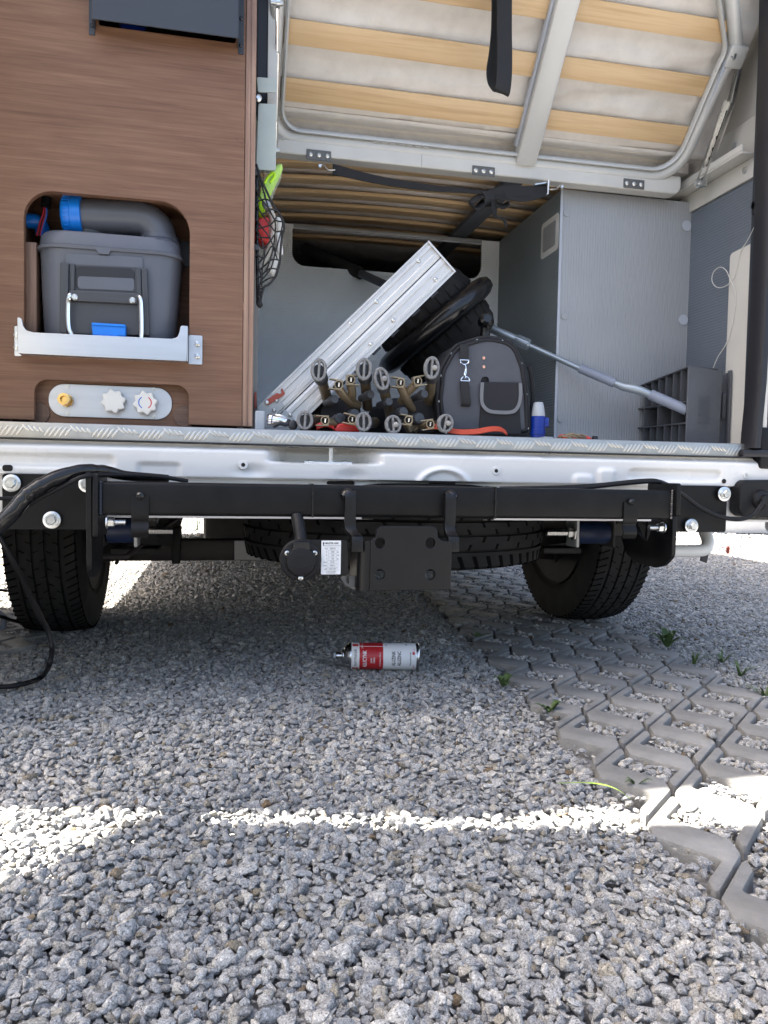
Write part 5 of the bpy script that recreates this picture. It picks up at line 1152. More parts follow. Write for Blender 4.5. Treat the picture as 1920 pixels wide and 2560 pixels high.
# ---- two folded camp chairs, feet towards us
FE_OUT = None
def foot(ch, a, c, rx, ry, tilt, Y, stone=False):
    p = at(a, c, Y=Y); k = 1.67/1923; rx, ry = rx*k, ry*k
    el = lambda sx, sz, n=22: [(sx*math.cos(t_), sz*math.sin(t_)) for t_ in [2*math.pi*i/n for i in range(n)]]
    ix, iz, bw = rx*.62, ry*.70, .0026
    dl = [(-bw, iz*.92*s) for s in (1,)]
    def dhole(s): return [(s*(bw+(ix-bw)*max(0, math.cos(t_))), iz*math.sin(t_)*.98) for t_ in np.linspace(-math.pi/2, math.pi/2, 11)]
    Fm = Matrix.Translation(p) @ Matrix.Rotation(R_(tilt), 4, 'Y') @ Matrix.Rotation(R_(90), 4, 'X')
    f = plate('felt_foot', el(rx, ry), Fm, .014, M['felt'], ch, holes=[dhole(1), dhole(-1)], bevel=.0025)
    b = MB(); b.lathe(p+Vector((0, .008, 0)), (0, 1, 0), [(0, rx*.70), (.01, rx*.72)], 18); b.build('foot_insert', M['rubber_seal'], f)
    if stone:
        b = MB(); b.lathe(p+Vector((rx*.3, -.001, 0)), (.2, -1, .1), [(-.006, .004), (-.002, .0062), (.002, .0055), (.005, .002)], 9); b.build('stuck_stone', M['granite'], f)
def tube_(ch, nm, pts, r, m, n=14): b = MB(); b.tube(pts, r, n, smooth=5 if len(pts) > 2 else 0); return b.build(nm, M[m], ch)
def clip(ch, a, c, Y, rot):
    p = at(a, c, Y=Y); w_ = .0135
    b = MB(); F = Matrix.Translation(p) @ Matrix.Rotation(R_(rot), 4, 'Y')
    pts = [F @ Vector((w_*s_[0], 0, w_*s_[1])) for s_ in ((-1, .75), (1, .75), (1, -.75), (-1, -.75))]
    b.ribbon(pts, (0, .010, 0), .0022, 0); k_ = b.build('clip', M['bronze_clip'], ch)
    q = F @ Vector((w_*.45, -.011, 0))
    b = MB(); b.tube([(q.x+.0088*math.cos(t_), q.y, q.z+.0088*math.sin(t_)) for t_ in [2*math.pi*i/16 for i in range(16)]], .0013, 6, smooth=0, closed=True); b.build('clip_ring', M['bronze_clip'], k_)
    b = MB(); b.lathe((q.x, q.y+.002, q.z), (0, 1, 0), [(0, .0082), (.004, .0082)], 14); b.build('tube_end', M['dark_void'], k_)
    b = MB(); b.lathe((q.x, q.y+.001, q.z-.004), (.05, -.2, 1), [(0, .0018), (.007, .0018), (.0072, .0030), (.009, .0028)], 8); b.build('screw', M['steel'], k_)
def camp_chair(label, feet, clips, tubes, knobs):
    ch = thing('folded_camp_chair', label, 'camp chair', tuple(at(feet[0][0], 1085, Y=.1)), 'folded camp chairs lying in the van')
    for a, c, rx, ry, tl, end, st in feet:
        foot(ch, a, c, rx, ry, tl, .012, st)
        p0 = at(a, c+ry*.25, Y=.03); p1 = at(*end, Y=.16)
        tube_(ch, 'leg', [p0, p1], .0118, 'bronze_tube')
        d = (p1-p0).normalized(); b = MB(); b.lathe(p0+d*.006, d, [(0, .013), (.004, .0155), (.022, .0155), (.026, .0135)], 16); b.build('leg_ferrule', M['cassette_dark'], ch)
    for a, c, rot in clips: clip(ch, a, c, .035, rot)
    for pts in tubes: tube_(ch, 'cross_tube', [at(a, c, Y=y) for a, c, y in pts], .0098, 'bronze_tube')
    for a, c, r_ in knobs:
        b = MB(); p = at(a, c, Y=.055); b.lathe(p, (.25, -1, .1), [(-.05, r_*.8), (-.02, r_*.8), (-.018, r_), (0, r_), (.003, r_*.85)], 16); b.build('joint_knob', M['cassette_dark'], ch)
    xs_ = [f_[0] for f_ in feet]; pa, pb = at(min(xs_)+22, 1080, Y=.13), at(max(xs_)+8, 985, Y=.13)
    b = MB(); rings = []
    for k in range(9):
        y = .13+.05*k; sc = (.72, .9, 1, 1, 1, 1, 1, .95, .8)[k]; cx2, cz2 = (pa.x+pb.x)/2+.03*k/8, (FZ+pb.z)/2
        rings.append([(cx2+(u_-cx2)*sc*(1+.12*noise.noise(Vector((u_*40, y*14, w_*40)))), y, max(FZ+.001, cz2+(w_-cz2)*sc*(1+.15*noise.noise(Vector((u_*30, y*12, w_*30+5)))))) for u_, w_ in fillet([(pa.x, FZ+.002), (pb.x, FZ+.002), (pb.x, pb.z), (pa.x, pb.z-.01)], .03, 5)])
    b.loft(rings); b.build('folded_seat', M['bag_black'], ch, ang=70)
    return ch
camp_chair('folded camp chair with a clean felt foot over the aluminium ramp, left of the pair',
    [(798, 924, 20, 28, 4, (826, 1022), 0), (911, 922, 20, 28, 2, (919, 1018), 0), (763, 1050, 20, 24, 3, (800, 1046), 0), (910, 1054, 20, 24, -2, (938, 1056), 0)],
    [(838, 962, 8), (882, 951, 180), (804, 1052, 0), (872, 1048, 10)],
    [[(842, 964, .04), (860, 990, .06), (876, 1004, .08), (896, 1014, .10)], [(876, 955, .04), (880, 985, .06), (878, 1012, .1)], [(812, 1054, .05), (850, 1060, .07)]],
    [(850, 1046, .0125), (886, 1035, .012), (836, 998, .010), (926, 986, .010)])
camp_chair('folded camp chair with stones stuck in its felt feet, right of the pair',
    [(955, 946, 20, 29, -14, (976, 1040), 1), (1081, 919, 20, 29, 3, (1070, 1022), 1), (984, 1061, 21, 24, -6, (996, 1056), 1), (1115, 1058, 21, 24, 8, (1086, 1062), 1)],
    [(992, 957, 6), (1048, 953, 168), (1012, 1050, 8), (1066, 1062, -10)],
    [[(1000, 962, .04), (1012, 990, .06), (1030, 1024, .1)], [(1038, 962, .04), (1018, 982, .06), (1004, 1004, .09)], [(1016, 1056, .05), (1026, 1074, .06)], [(1072, 1064, .05), (1050, 1062, .07), (1034, 1074, .08)]],
    [(1048, 1046, .0135), (1008, 1030, .012), (1060, 985, .010), (972, 1004, .010)])
b = MB(); b.ribbon([at(790, 1068, Y=.06), at(812, 1060, Y=.06), at(834, 1066, Y=.05)], (0, .012, .006), .002, 5); tag(b.build('red_strap', M['red_plastic']), 'short red strap end under the left camp chair feet', 'strap')
q = xz([(832, 1079), (846, 1060), (862, 1054), (892, 1062), (904, 1080)], .05)
plate_o = plate('red_pouch', fillet(q, .004), frameXZ(.05), .03, M['red_plastic'], None, bevel=.004); tag(plate_o, 'red fabric pouch on the load floor between the lower chair feet', 'pouch')
b = MB(); b.ribbon([at(1066, 1068, Y=.04), at(1090, 1066, Y=.03), at(1110, 1073, Y=.025), at(1150, 1080, Y=.02), at(1190, 1079, Y=.02), at(1225, 1073, Y=.022), at(1250, 1073, Y=.03), at(1266, 1082, Y=.035)], (0, .006, .0055), .0022, 6)
tag(b.build('orange_strap', M['orange_strap']), 'flat orange strap lying along the sill in front of the bag', 'strap')
# ---- castor and white block at the left of the sill
q = xz([(634, 1024), (664, 1024), (664, 1066), (634, 1066)], .03)
o = plate('white_block', rect(q[0][0]+.004, q[1][0], FZ+.001, q[0][1], .004), frameXZ(.05), .03, M['grey_cap'], None, bevel=.003); tag(o, 'small pale grey plastic block on the sill beside the walnut edge', 'block')
CS = thing('steel_coupling', 'shiny steel coupling with black fittings lying beside the pale grey block', 'coupling', tuple(at(690, 1062, Y=.05)))
p = at(668, 1048, Y=.05); b = MB(); b.lathe((p.x, .05, p.z), (1, -.15, -.1), [(0, .010), (.004, .013), (.010, .013), (.012, .0105), (.03, .0105), (.034, .0085), (.044, .007)], 18); b.build('steel_body', M['chrome'], CS)
b = MB(); b.tube([at(690, 1040, Y=.05), at(705, 1043, Y=.045), at(716, 1052, Y=.045), at(720, 1062, Y=.05)], .005, 9); b.build('lever', M['steel'], CS)
b = MB(); b.tube([at(684, 1066, Y=.04), at(700, 1058, Y=.035), at(716, 1062, Y=.035), at(722, 1050, Y=.04)], .0045, 8); b.build('rubber_loop', M['rubber_seal'], CS)
b = MB(); p = at(733, 1063, Y=.03); b.lathe((p.x, .04, p.z), (0, -1, .2), [(0, .010), (.006, .010), (.008, .007)], 16); b.build('rubber_cap', M['rubber_seal'], CS)
# ---- blue plug
PG = thing('blue_plug', 'blue mains plug with a pale grey cap standing beside the bag', 'plug', tuple(at(1345, 1085, Y=.10)))
p = at(1344, 1085, Y=.10); zt = at(1344, 1006, Y=.10).z; H = zt-FZ
b = MB(); b.lathe((p.x, .10, FZ), (0, 0, 1), [(0, .0165), (H*.16, .0165), (H*.165, .018), (H*.30, .018), (H*.305, .0165), (H*.45, .0168), (H*.62, .0170), (H*.64, .0155)], 24); pb = b.build('plug_body', M['blue_bottle'], PG, ang=30)
b = MB(); b.lathe((p.x, .10, FZ+H*.64), (0, 0, 1), [(0, .0160), (H*.05, .0165), (H*.30, .0125), (H*.36, .0105)], 24); b.build('plug_cap', M['grey_cap'], PG)
b = MB(); b.box(p.x+.013, p.x+.026, .092, .108, FZ+H*.36, FZ+H*.62); b.build('plug_lug', M['blue_bottle'], PG, .004)
# ---- red reel with brown cord
RC = thing('red_cord_bundle', 'flat red ring with loops of brown cord lying on the sill', 'cord', tuple(at(1430, 1085, Y=.04)))
b = MB(); q = at(1440, 1080, Y=.05); b.tube([(q.x+.034*math.cos(t_), .055+.03*math.sin(t_), FZ+.006+.006*math.sin(t_)) for t_ in [2*math.pi*i/20 for i in range(20)]], .006, 9, smooth=0, closed=True); b.build('red_ring', M['red_plastic'], RC)
for k in range(3):
    b = MB(); b.tube([(q.x-.028+.024*math.cos(t_)+.01*k, .035+.02*math.sin(t_), FZ+.004+.003*k+.005*math.sin(t_*2)) for t_ in [2*math.pi*i/16 for i in range(16)]], .0024, 7, smooth=0, closed=True); b.build('cord_loop', M['bronze_tube'], RC)
b = MB(); p = at(1488, 1088, Y=.03); b.box(p.x-.006, p.x+.006, .026, .036, FZ, FZ+.012); b.build('toggle', M['rubber_seal'], RC, .002)
b = MB(); p = at(1372, 1086, Y=.05); b.box(p.x-.012, p.x+.012, .05, .08, FZ, FZ+.008); tag(b.build('grey_clip', M['grey_cap'], None, .002), 'tiny pale grey clip beside the blue plug', 'clip')
# ---- levelling ramp
LV = thing('levelling_ramp', 'dark grey plastic levelling ramp standing on end with its ribbed underside showing', 'levelling ramp', (.79, .12, FZ))
lx, ly0, ly1 = .742, .10, .40
zt0, zt1 = .752, .722
def zt_(y): return zt0+(zt1-zt0)*(y-ly0)/(ly1-ly0)
plate('end_plate', [(lx-.001, FZ), (.835, FZ), (.838, .744), (lx-.001, zt0)], frameXZ(ly0), .005, M['level_grey'], LV, bevel=.002)
b = MB(); b.box(.83, .838, ly0+.006, ly1, FZ, .715); b.build('tread_face', M['level_grey'], LV, .001)
zz = [FZ+.003, .607, .640, .672, .704]
for k, z in enumerate((FZ+.0018, .612, .665)):
    b = MB(); b.box(lx, .8295, ly0+.006, ly1, z-.0015, z+.0015); b.build('long_rib', M['level_grey'], LV)
b = MB(); b.loft([[(x, y, zt_(y)-d) for x, d in ((lx-.001, 0), (.829, 0), (.829, .003), (lx-.001, .003))] for y in (ly0+.006, ly1)]); b.build('top_edge', M['level_grey'], LV)
ny = 9
for k in range(1, ny+1):
    y = ly0+(ly1-ly0)*k/ny; b = MB(); b.box(lx+.0005, .8295, y-.0015, y+.0015, FZ+.004, .6095); b.box(lx+.0005, .8295, y-.0015, y+.0015, .6675, zt_(y)-.0035)
    if k % 2 == 0 or k == ny: b.box(lx+.0005, .8295, y-.0015, y+.0015, .6145, .6625)
    b.build('cross_rib', M['level_grey'], LV)
for k in range(ny):
    y = ly0+(ly1-ly0)*(k+.5)/ny
    for za, zb_ in ((FZ+.006, .607), (.670, zt_(y)-.006)):
        b = MB(); b.add([(lx+.004, y-.014, za), (.828, y+.012, za), (.828, y+.012, zb_), (lx+.018, y-.002, zb_)], [(0, 1, 2, 3)]); b.build('gusset', M['level_grey'], LV)
plate('side_flange', fillet([(.8385, FZ), (.866, FZ), (.868, .745), (.8385, .732)], .004), frameXZ(.118), .005, M['level_grey'], LV, bevel=.0015)
b = MB(); b.box(.8625, .868, .104, .1175, FZ, .748); b.build('flange_lip', M['level_grey'], LV, .002)
b = MB(); b.box(.844, .855, .105, .1175, .625, .69); b.build('flange_grip', M['cassette_dark'], LV, .004)
for k in range(11):
    b = MB(); z = .612+k*.0065; b.box(.773, .805, ly0-.0012, ly0+.001, z, z+.0022); b.build('grip_line', M['level_grey'], LV)
# ---- loose thin wire by the right wall
b = MB(); b.tube([at(a, c, X=.868) for a, c in ((1896, 545), (1872, 595), (1850, 632), (1842, 668), (1832, 700), (1812, 716), (1792, 718), (1780, 702), (1784, 680), (1800, 668), (1815, 676), (1826, 700), (1838, 730), (1838, 765), (1828, 820), (1815, 860), (1796, 890), (1786, 912), (1781, 926))], .0011, 6, smooth=6)
tag(b.build('thin_wire', M['white_plastic']), 'thin pale wire with a loop hanging down the right wall', 'wire')
b = MB(); q = at(1893, 515, X=.86); b.lathe(q+Vector((-.012, 0, 0)), (1, 0, 0), [(0, .008), (.01, .011), (.02, .009)], 10); b.box(q.x-.012, q.x+.004, q.y-.012, q.y+.004, q.z-.02, q.z+.01); tag(b.build('wire_clip', M['rubber_seal']), 'small black clip on the right wall holding the thin wire', 'clip')
# ================================================================== NET POCKET
NT = thing('cargo_net', 'black elastic net pocket hanging on the side of the walnut cabinet', 'net', tuple(at(640, 700, Y=.10)))
NY = .066
def np_(l, Y=NY): return [at(a, c, Y=Y) for a, c in l]
def nt(a, c): return (620+a/5.82, 400+c/5.82)       # detail-view coordinates
b = MB(); b.cyl(at(*nt(128, 180), Y=.075), at(*nt(140, 2100), Y=.075), .0034, 10); b.build('net_rod', M['black_gloss'], NT)
for y_ in (200, 1285):
    p = at(*nt(126, y_), Y=.075); b = MB(); b.box(p.x-.006, p.x+.005, .066, .082, p.z-.006, p.z+.006); b.build('rod_clip', M['cassette_dark'], NT, .001)
b = MB(); b.tube(np_([nt(*c_) for c_ in ((120, 60), (180, 260), (260, 430), (350, 620), (440, 760), (510, 880), (525, 1000), (500, 1080), (480, 1250), (465, 1450), (435, 1590), (395, 1700), (300, 1810), (235, 1850), (195, 1990), (180, 2100), (150, 2130))]), .0026, 7); b.build('net_border', M['net_black'], NT)
strings = [[(110, 410), (200, 580), (300, 700), (390, 870), (520, 900)], [(110, 640), (210, 800), (330, 960), (400, 1040), (520, 1030)], [(110, 850), (200, 980), (310, 1120), (370, 1270), (430, 1460)], [(110, 1000), (190, 1130), (230, 1280), (240, 1420)], [(140, 600), (260, 570), (350, 620)],
    [(200, 800), (320, 720), (420, 740)], [(140, 1000), (310, 950), (390, 870), (440, 760)], [(130, 1220), (230, 1280), (380, 1100), (400, 1040)], [(120, 1380), (240, 1420), (340, 1260), (420, 1320)], [(130, 1540), (230, 1420)], [(390, 870), (400, 1000), (360, 1300), (270, 1590), (150, 1720)],
    [(310, 740), (390, 870)], [(450, 780), (500, 900), (480, 1040), (400, 1330), (330, 1580), (200, 1740)], [(130, 1640), (250, 1530), (350, 1450), (470, 1460)], [(150, 1720), (260, 1620), (330, 1580), (440, 1590)], [(160, 1830), (270, 1740), (390, 1700)], [(150, 1900), (300, 1810)], [(140, 1990), (220, 1880)], [(150, 2060), (200, 1980)], [(150, 1560), (190, 1700), (170, 1850), (180, 2100)], [(240, 1420), (210, 1560), (200, 1700), (200, 1850)], [(140, 1130), (330, 1130)], [(240, 480), (260, 570), (310, 740)], [(170, 250), (230, 470), (250, 580)]]
for s_ in strings:
    b = MB(); b.tube([at(*nt(*c_), Y=NY+.004*math.sin(i*2)) for i, c_ in enumerate(s_)], .0017, 5, smooth=4); b.build('net_string', M['net_black'], NT)
    for c_ in s_[1:-1]:
        p = at(*nt(*c_), Y=NY); b = MB(); b.lathe(p+Vector((0, 0, -.002)), (0, 0, 1), [(0, .001), (.002, .0029), (.004, .001)], 6); b.build('net_knot', M['net_black'], NT)
b = MB(); p = at(*nt(170, 2110), Y=NY); b.lathe(p, (0, 0, 1), [(-.006, .003), (0, .007), (.008, .004)], 8); b.build('end_knot', M['net_black'], NT)
VS = thing('safety_vest', 'folded fluorescent yellow safety vest in a clear bag in the net', 'safety vest', tuple(at(655, 520, Y=.13)))
def blob(pts, Y, th, m, nm, par, bev=.006, nz=.003):
    q = xz([nt(*c_) for c_ in pts], Y); q = fillet(q, .004, 3); cxx = sum(p[0] for p in q)/len(q); czz = sum(p[1] for p in q)/len(q)
    b = MB(); b.loft([[(cxx+(x-cxx)*k, Y+d+nz*noise.noise(Vector((x*60, z*60, d*90))), czz+(z-czz)*k) for x, z in q] for d, k in ((0, .80), (.003, .96), (th*.4, 1), (th, .92))]); return b.build(nm, M[m], par, ang=60)
blob([(135, 820), (140, 560), (215, 340), (300, 175), (420, 55), (505, 30), (510, 115), (430, 290), (350, 450), (280, 620), (220, 830)], .125, .03, 'hi_vis', 'vest', VS)
b = MB(); b.tube([at(*nt(*c_), Y=.121) for c_ in ((240, 340), (290, 250), (370, 190), (380, 250), (320, 330))], .003, 7); b.build('vest_fold', M['hi_vis'], VS)
blob([(150, 560), (200, 300), (230, 130), (480, 25), (518, 60), (500, 220), (410, 400), (340, 590)], .121, .036, 'plastic_film', 'clear_bag', VS, nz=.006)
o = blob([(92, 840), (290, 815), (308, 850), (308, 1180), (290, 1230), (92, 1130)], .088, .055, 'red_plastic', 'red_box', None, nz=.0); tag(o, 'bright red plastic box held in the black net', 'box')
HS = thing('ribbed_hose', 'bent white ribbed hose behind the net beside the red box', 'hose', tuple(at(678, 590, Y=.10)))
path_ = spline([at(*nt(*c_), Y=.105) for c_ in ((255, 615), (300, 700), (345, 800), (370, 920), (370, 1040), (340, 1180), (300, 1320), (240, 1440), (160, 1570))], 10)
b = MB(); rings = []; a_ = Vector((0, 1, 0))
for i in range(len(path_)*2-1):
    p = path_[i//2] if i % 2 == 0 else (path_[i//2]+path_[i//2+1])/2; t_ = (path_[min(i//2+1, len(path_)-1)]-path_[max(i//2-1, 0)]).normalized(); c_ = t_.cross(a_).normalized(); r_ = .0078 if i % 2 else .0062
    rings.append([p+(a_*math.cos(q)+c_*math.sin(q))*r_ for q in [2*math.pi*k/12 for k in range(12)]])
b.loft(rings); b.build('ribbed_tube', M['white_plastic'], HS, ang=20)
b = MB(); b.cyl(at(*nt(250, 608), Y=.104), at(*nt(292, 700), Y=.104), .0088, 14); b.build('hose_end', M['grey_cap'], HS)
o = blob([(410, 810), (470, 830), (520, 930), (515, 1030), (420, 1040)], .11, .02, 'white_plastic', 'white_pouch', None); tag(o, 'rounded white pouch bulging in the net above the white stick', 'pouch')
o = blob([(410, 1045), (490, 1040), (518, 1375), (440, 1385)], .108, .012, 'white_glossy', 'white_card', None, nz=0); tag(o, 'upright white stick sticking out of the net beside the bulkhead', 'stick')
o = blob([(395, 1230), (460, 1400), (380, 1700), (270, 1620)], .115, .014, 'white_plastic', 'white_sachet', None, nz=.001); tag(o, 'slanted white sachet low in the net', 'sachet')
# ================================================================== STRAPS
LS = thing('hanging_strap', 'black webbing loop hanging down in front of the bed slats', 'strap', tuple(at(1255, 0, Y=.03)))
b = MB(); b.ribbon([at(1262, -120, Y=.03), at(1261, 60, Y=.03), at(1262, 130, Y=.03), at(1261, 185, Y=.028), at(1257, 222, Y=.028), at(1252, 233, Y=.034)], lambda t: Vector((.0185, .004, -.004*t)), .002, 6); b.build('front_web', M['webbing'], LS)
b = MB(); b.ribbon([at(1240, -120, Y=.05), at(1240, 60, Y=.05), at(1236, 130, Y=.05), at(1230, 180, Y=.05), at(1234, 212, Y=.048), at(1246, 230, Y=.040), at(1252, 233, Y=.034)], lambda t: Vector((.013+.004*t, .010-.006*t, 0)), .002, 6); b.build('back_web', M['webbing'], LS)
TS = thing('tie_strap', 'knotted black webbing strap hooked along the front of the bed rail', 'strap', tuple(at(1220, 490, Y=.25)))
b = MB(); b.ribbon([at(832, 424, Y=.262), at(850, 427, Y=.255), at(900, 440, Y=.25), at(980, 456, Y=.25), at(1080, 470, Y=.25), at(1160, 476, Y=.25), at(1218, 482, Y=.25)], lambda t: Vector((0, .003+.010*t, .0145-.005*t)), .002, 6); b.build('long_web', M['webbing'], TS)
b = MB(); b.ribbon([at(1222, 486, Y=.245), at(1262, 478, Y=.235), at(1310, 478, Y=.235), at(1350, 474, Y=.24), at(1368, 470, Y=.245)], lambda t: Vector((.002, .008, .0155)), .002, 6); b.build('short_web', M['webbing'], TS)
b = MB(); b.ribbon([at(1262, 486, Y=.228), at(1300, 494, Y=.226), at(1340, 488, Y=.23), at(1364, 478, Y=.24)], lambda t: Vector((.0, .006, .012)), .002, 6); b.build('short_web', M['webbing'], TS)
b = MB(); b.ribbon([at(1218, 478, Y=.235), at(1226, 490, Y=.226), at(1226, 506, Y=.226), at(1222, 516, Y=.234)], lambda t: Vector((.016, .002, .003)), .003, 6); b.build('knot', M['webbing'], TS)
b = MB(); b.ribbon([at(1216, 484, Y=.24), at(1198, 492, Y=.235), at(1180, 506, Y=.225), at(1182, 518, Y=.22), at(1196, 518, Y=.225), at(1212, 502, Y=.235)], lambda t: Vector((-.003, .013, .008)), .002, 6); b.build('knot_loop', M['webbing'], TS)
b = MB(); b.ribbon([at(1240, 490, Y=.225), at(1268, 496, Y=.22), at(1272, 508, Y=.22), at(1256, 516, Y=.225), at(1240, 508, Y=.23)], lambda t: Vector((.003, .011, .010)), .002, 6); b.build('knot_loop', M['webbing'], TS)
b = MB(); b.ribbon([at(1234, 500, Y=.225), at(1236, 522, Y=.22), at(1238, 540, Y=.225), at(1252, 546, Y=.23), at(1262, 552, Y=.23), at(1266, 567, Y=.23)], lambda t: Vector((.009-.004*t, .006, .004*t)), .002, 6); b.build('strap_tail', M['webbing'], TS)
p = at(1370, 472, Y=.243); b = MB(); F = [p+Vector((dx, dy, dz)) for dx, dy, dz in ((-.004, -.012, .017), (.004, .012, .019), (.004, .012, -.015), (-.004, -.012, -.017))]
b.tube(F, .0020, 8, smooth=0, closed=True); b.bar(at(1335, 463, Y=.243), at(1372, 457, Y=.243), .012, .003, (0, 0, 1)); b.build('buckle', M['steel'], TS)
b = MB(); b.tube([at(1373, 473, Y=.25), at(1390, 473, Y=.255), at(1395, 467, Y=.262), at(1400, 464, Y=.27), at(1406, 464, Y=.275)], .0017, 8); b.build('wire_hook', M['zinc'], TS)
b = MB(); b.tube([at(838, 425, Y=.258), at(822, 425, Y=.262), at(814, 419, Y=.266), at(809, 412, Y=.272), at(800, 412, Y=.275)], .0017, 8); b.build('wire_hook', M['zinc'], TS)
for a, c in ((800, 414), (1406, 466)):
    b = MB(); p = at(a, c, Y=.272); b.lathe((p.x, .2755, p.z), (0, -1, 0), [(0, .005), (.002, .005), (.004, .003)], 10); b.build('hook_screw', M['zinc'], TS)
# ================================================================== SPRAY CAN
ca, cb_ = at(838, 1640, Z=.033), at(1047, 1641, Z=.033); ca = Vector((ca.x, ca.y, .034)); cb_ = Vector((cb_.x, cb_.y, .0325)); cd_ = (cb_-ca).normalized()
K = (cb_-ca).length/209.0; CR = .0315
CAN = thing('spray_can', 'white and red zinc spray can lying on the gravel under the tow bar', 'spray can', tuple(ca.lerp(cb_, .5)-Vector((0, 0, CR))))
def X_(px_): return (px_-838)*K
pr_ = [(X_(838), .0065), (X_(841), .0085), (X_(852), .0088), (X_(853.5), .012), (X_(855), .0175), (X_(857), .0195), (X_(859), .0195), (X_(861), .0225), (X_(866), .0275), (X_(872), .0305), (X_(874), .0318), (X_(876), .0318), (X_(877), CR-.0004), (X_(1040), CR-.0004), (X_(1041), .0320), (X_(1044), .0320), (X_(1046), .030), (X_(1046.5), .026)]
b = MB(); b.lathe(ca, cd_, pr_, 48); cn = b.build('can_body', M['can_tin'], CAN, ang=28)
b = MB(); b.lathe(ca, cd_, [(X_(878), CR-.0002), (X_(878.3), CR), (X_(1037.7), CR), (X_(1038), CR-.0002)], 64, cap=False); lb = b.build('paper_label', M['label_white'], CAN)
b = MB(); b.lathe(ca, cd_, [(X_(837), .0055), (X_(834), .007), (X_(842), .0075)], 18); b.build('nozzle', M['grey_cap'], CAN)
up_ = Vector((0, 0, 1)); fr_ = Vector((cd_.y, -cd_.x, 0)).normalized()
if fr_.y > 0: fr_ = -fr_
def cyl_pt(ax_, ph, r): return ca+cd_*ax_+fr_*(r*math.cos(ph))+up_*(r*math.sin(ph))
def wrap_patch(p0, p1, ph0, ph1, m, nm='label_patch', r=CR+.00015):
    b = MB(); b.sheet([[cyl_pt(X_(a), R_(ph), r) for a in (p0, p1)] for ph in np.linspace(ph0, ph1, max(2, int(abs(ph1-ph0)/6)+1))]); return b.build(nm, M[m], lb)
def wrap_text(s, pc, ph, size, m, sx=.8, wt=0, align='CENTER'):
    me = text_mesh(s, size, Matrix.Identity(4), th=0, align=align, sx=sx, weight=wt)
    for v in me.vertices: v.co = cyl_pt(X_(pc)-v.co.y, R_(ph)+v.co.x/CR, CR+.0003)
    link('lettering', me, M[m], lb)
wrap_patch(897.5, 956, -75, 57, 'label_red'); wrap_patch(897.5, 956, 60, 100, 'label_red'); wrap_patch(880, 895, 58, 74, 'label_red'); wrap_patch(880, 895, -62, -44, 'label_red')
wrap_text('normatek', 887, 4, .0115, 'ink_black', .95); wrap_text('D', 886.5, -53, .011, 'ink_white', 1)
wrap_text('ALUCYNK', 911, -2, .0128, 'ink_white', .72, .0003); wrap_text('JASNY', 927, -6, .0058, 'ink_white', .8, .0001); wrap_text('CIENKI', 934, -6, .0058, 'ink_white', .8, .0001); wrap_text('do metalizacji 400 ml', 948, -4, .0052, 'ink_white', .8)
wrap_text('SPRAY 1  SPRAY 2', 905, 80, .006, 'ink_white', .8)
wrap_text('ALUZINK', 982, 2, .0118, 'ink_black', .72, .0003); wrap_text('ALUZINC', 996, 2, .0118, 'ink_black', .72, .0003)
wrap_text('chroni przed korozja', 1023, 0, .0050, 'ink_black', .78, .0001); wrap_text('gamma', 1031, -36, .0055, 'ink_red', .8); wrap_text('400 ml', 1032, 36, .0055, 'ink_red', .8); wrap_patch(1028, 1034, 20, 32, 'label_red'); wrap_text('11.51', 963, 70, .006, 'ink_black', .8); wrap_text('2022', 1014, 74, .006, 'ink_black', .8)
# ================================================================== WEEDS
def weed(label, px_, py_2, n, h_, spread, m, seed, w_=.010, grass=False, Z=.002):
    c = at(px_, py_2, Z=Z); t = thing('grass_tuft' if grass else 'weed', label, 'grass' if grass else 'weed', tuple(c), 'weeds along the paving')
    r = random.Random(seed)
    for k in range(n):
        an = r.uniform(0, 6.28); d = Vector((math.cos(an), math.sin(an), 0)); L = h_*.52*r.uniform(.55, 1.15); sp = spread*r.uniform(.4, 1.1); s0 = c+d*.004
        pts = spline([s0, s0+d*sp*.35+Vector((0, 0, L*.6)), s0+d*sp*.8+Vector((0, 0, L*.95)), s0+d*sp*1.2+Vector((0, 0, L*(.8 if not grass else .9)))], 3)
        side_ = Vector((-d.y, d.x, 0)); rows = []; m_ = len(pts)
        for i, p in enumerate(pts):
            q = i/(m_-1); ww = (w_*math.sin(min(1, q*1.0)**.7*math.pi*.97+.06)*.5*(1+(.35 if (i % 2 and not grass) else 0))) if not grass else w_*.5*(1-q)**.6
            rows.append([p-side_*ww+Vector((0, 0, ww*.3)), p, p+side_*ww+Vector((0, 0, ww*.3))])
        b = MB(); b.sheet(rows); b.build('leaf', M[m], t, ang=70)
    return t
weed('small green weed at the left edge of the pavers nearest the spray can', 1258, 1716, 9, .045, .03, 'leaf', 1)
weed('low green weed at the left paver edge, nearest the camera', 1374, 1780, 8, .035, .028, 'leaf', 2)
weed('leafy dandelion weed in the shaded gravel right of the right tyre', 1668, 1618, 16, .085, .05, 'leaf', 3, .012)
weed('small shaded weed at the paver edge below the right tyre', 1195, 1596, 6, .03, .03, 'leaf', 4)
weed('red-leaved weed in the sunny gravel at the far right', 1820, 1386, 5, .11, .05, 'leaf_red', 5, .018)
for k, (a, c) in enumerate(((1735, 1660), (1806, 1656), (1850, 1690), (1912, 1740))):
    weed(('thin grass tuft at the right paver edge, %s' % ('at the left end of the grass row', 'second from the left in the grass row', 'third from the left in the grass row', 'at the right picture edge')[k]), a, c, 9, .055, .045, 'leaf', 20+k, .006, True)
t = thing('grass_stalk', 'single long bright green grass blade lying over the paver corner', 'grass', tuple(at(1560, 1990, Z=.01)))
pts = spline([at(1576, 1996, Z=.012), at(1540, 1972, Z=.022), at(1500, 1960, Z=.026), at(1450, 1956, Z=.024), at(1392, 1958, Z=.012)], 5); rows = []
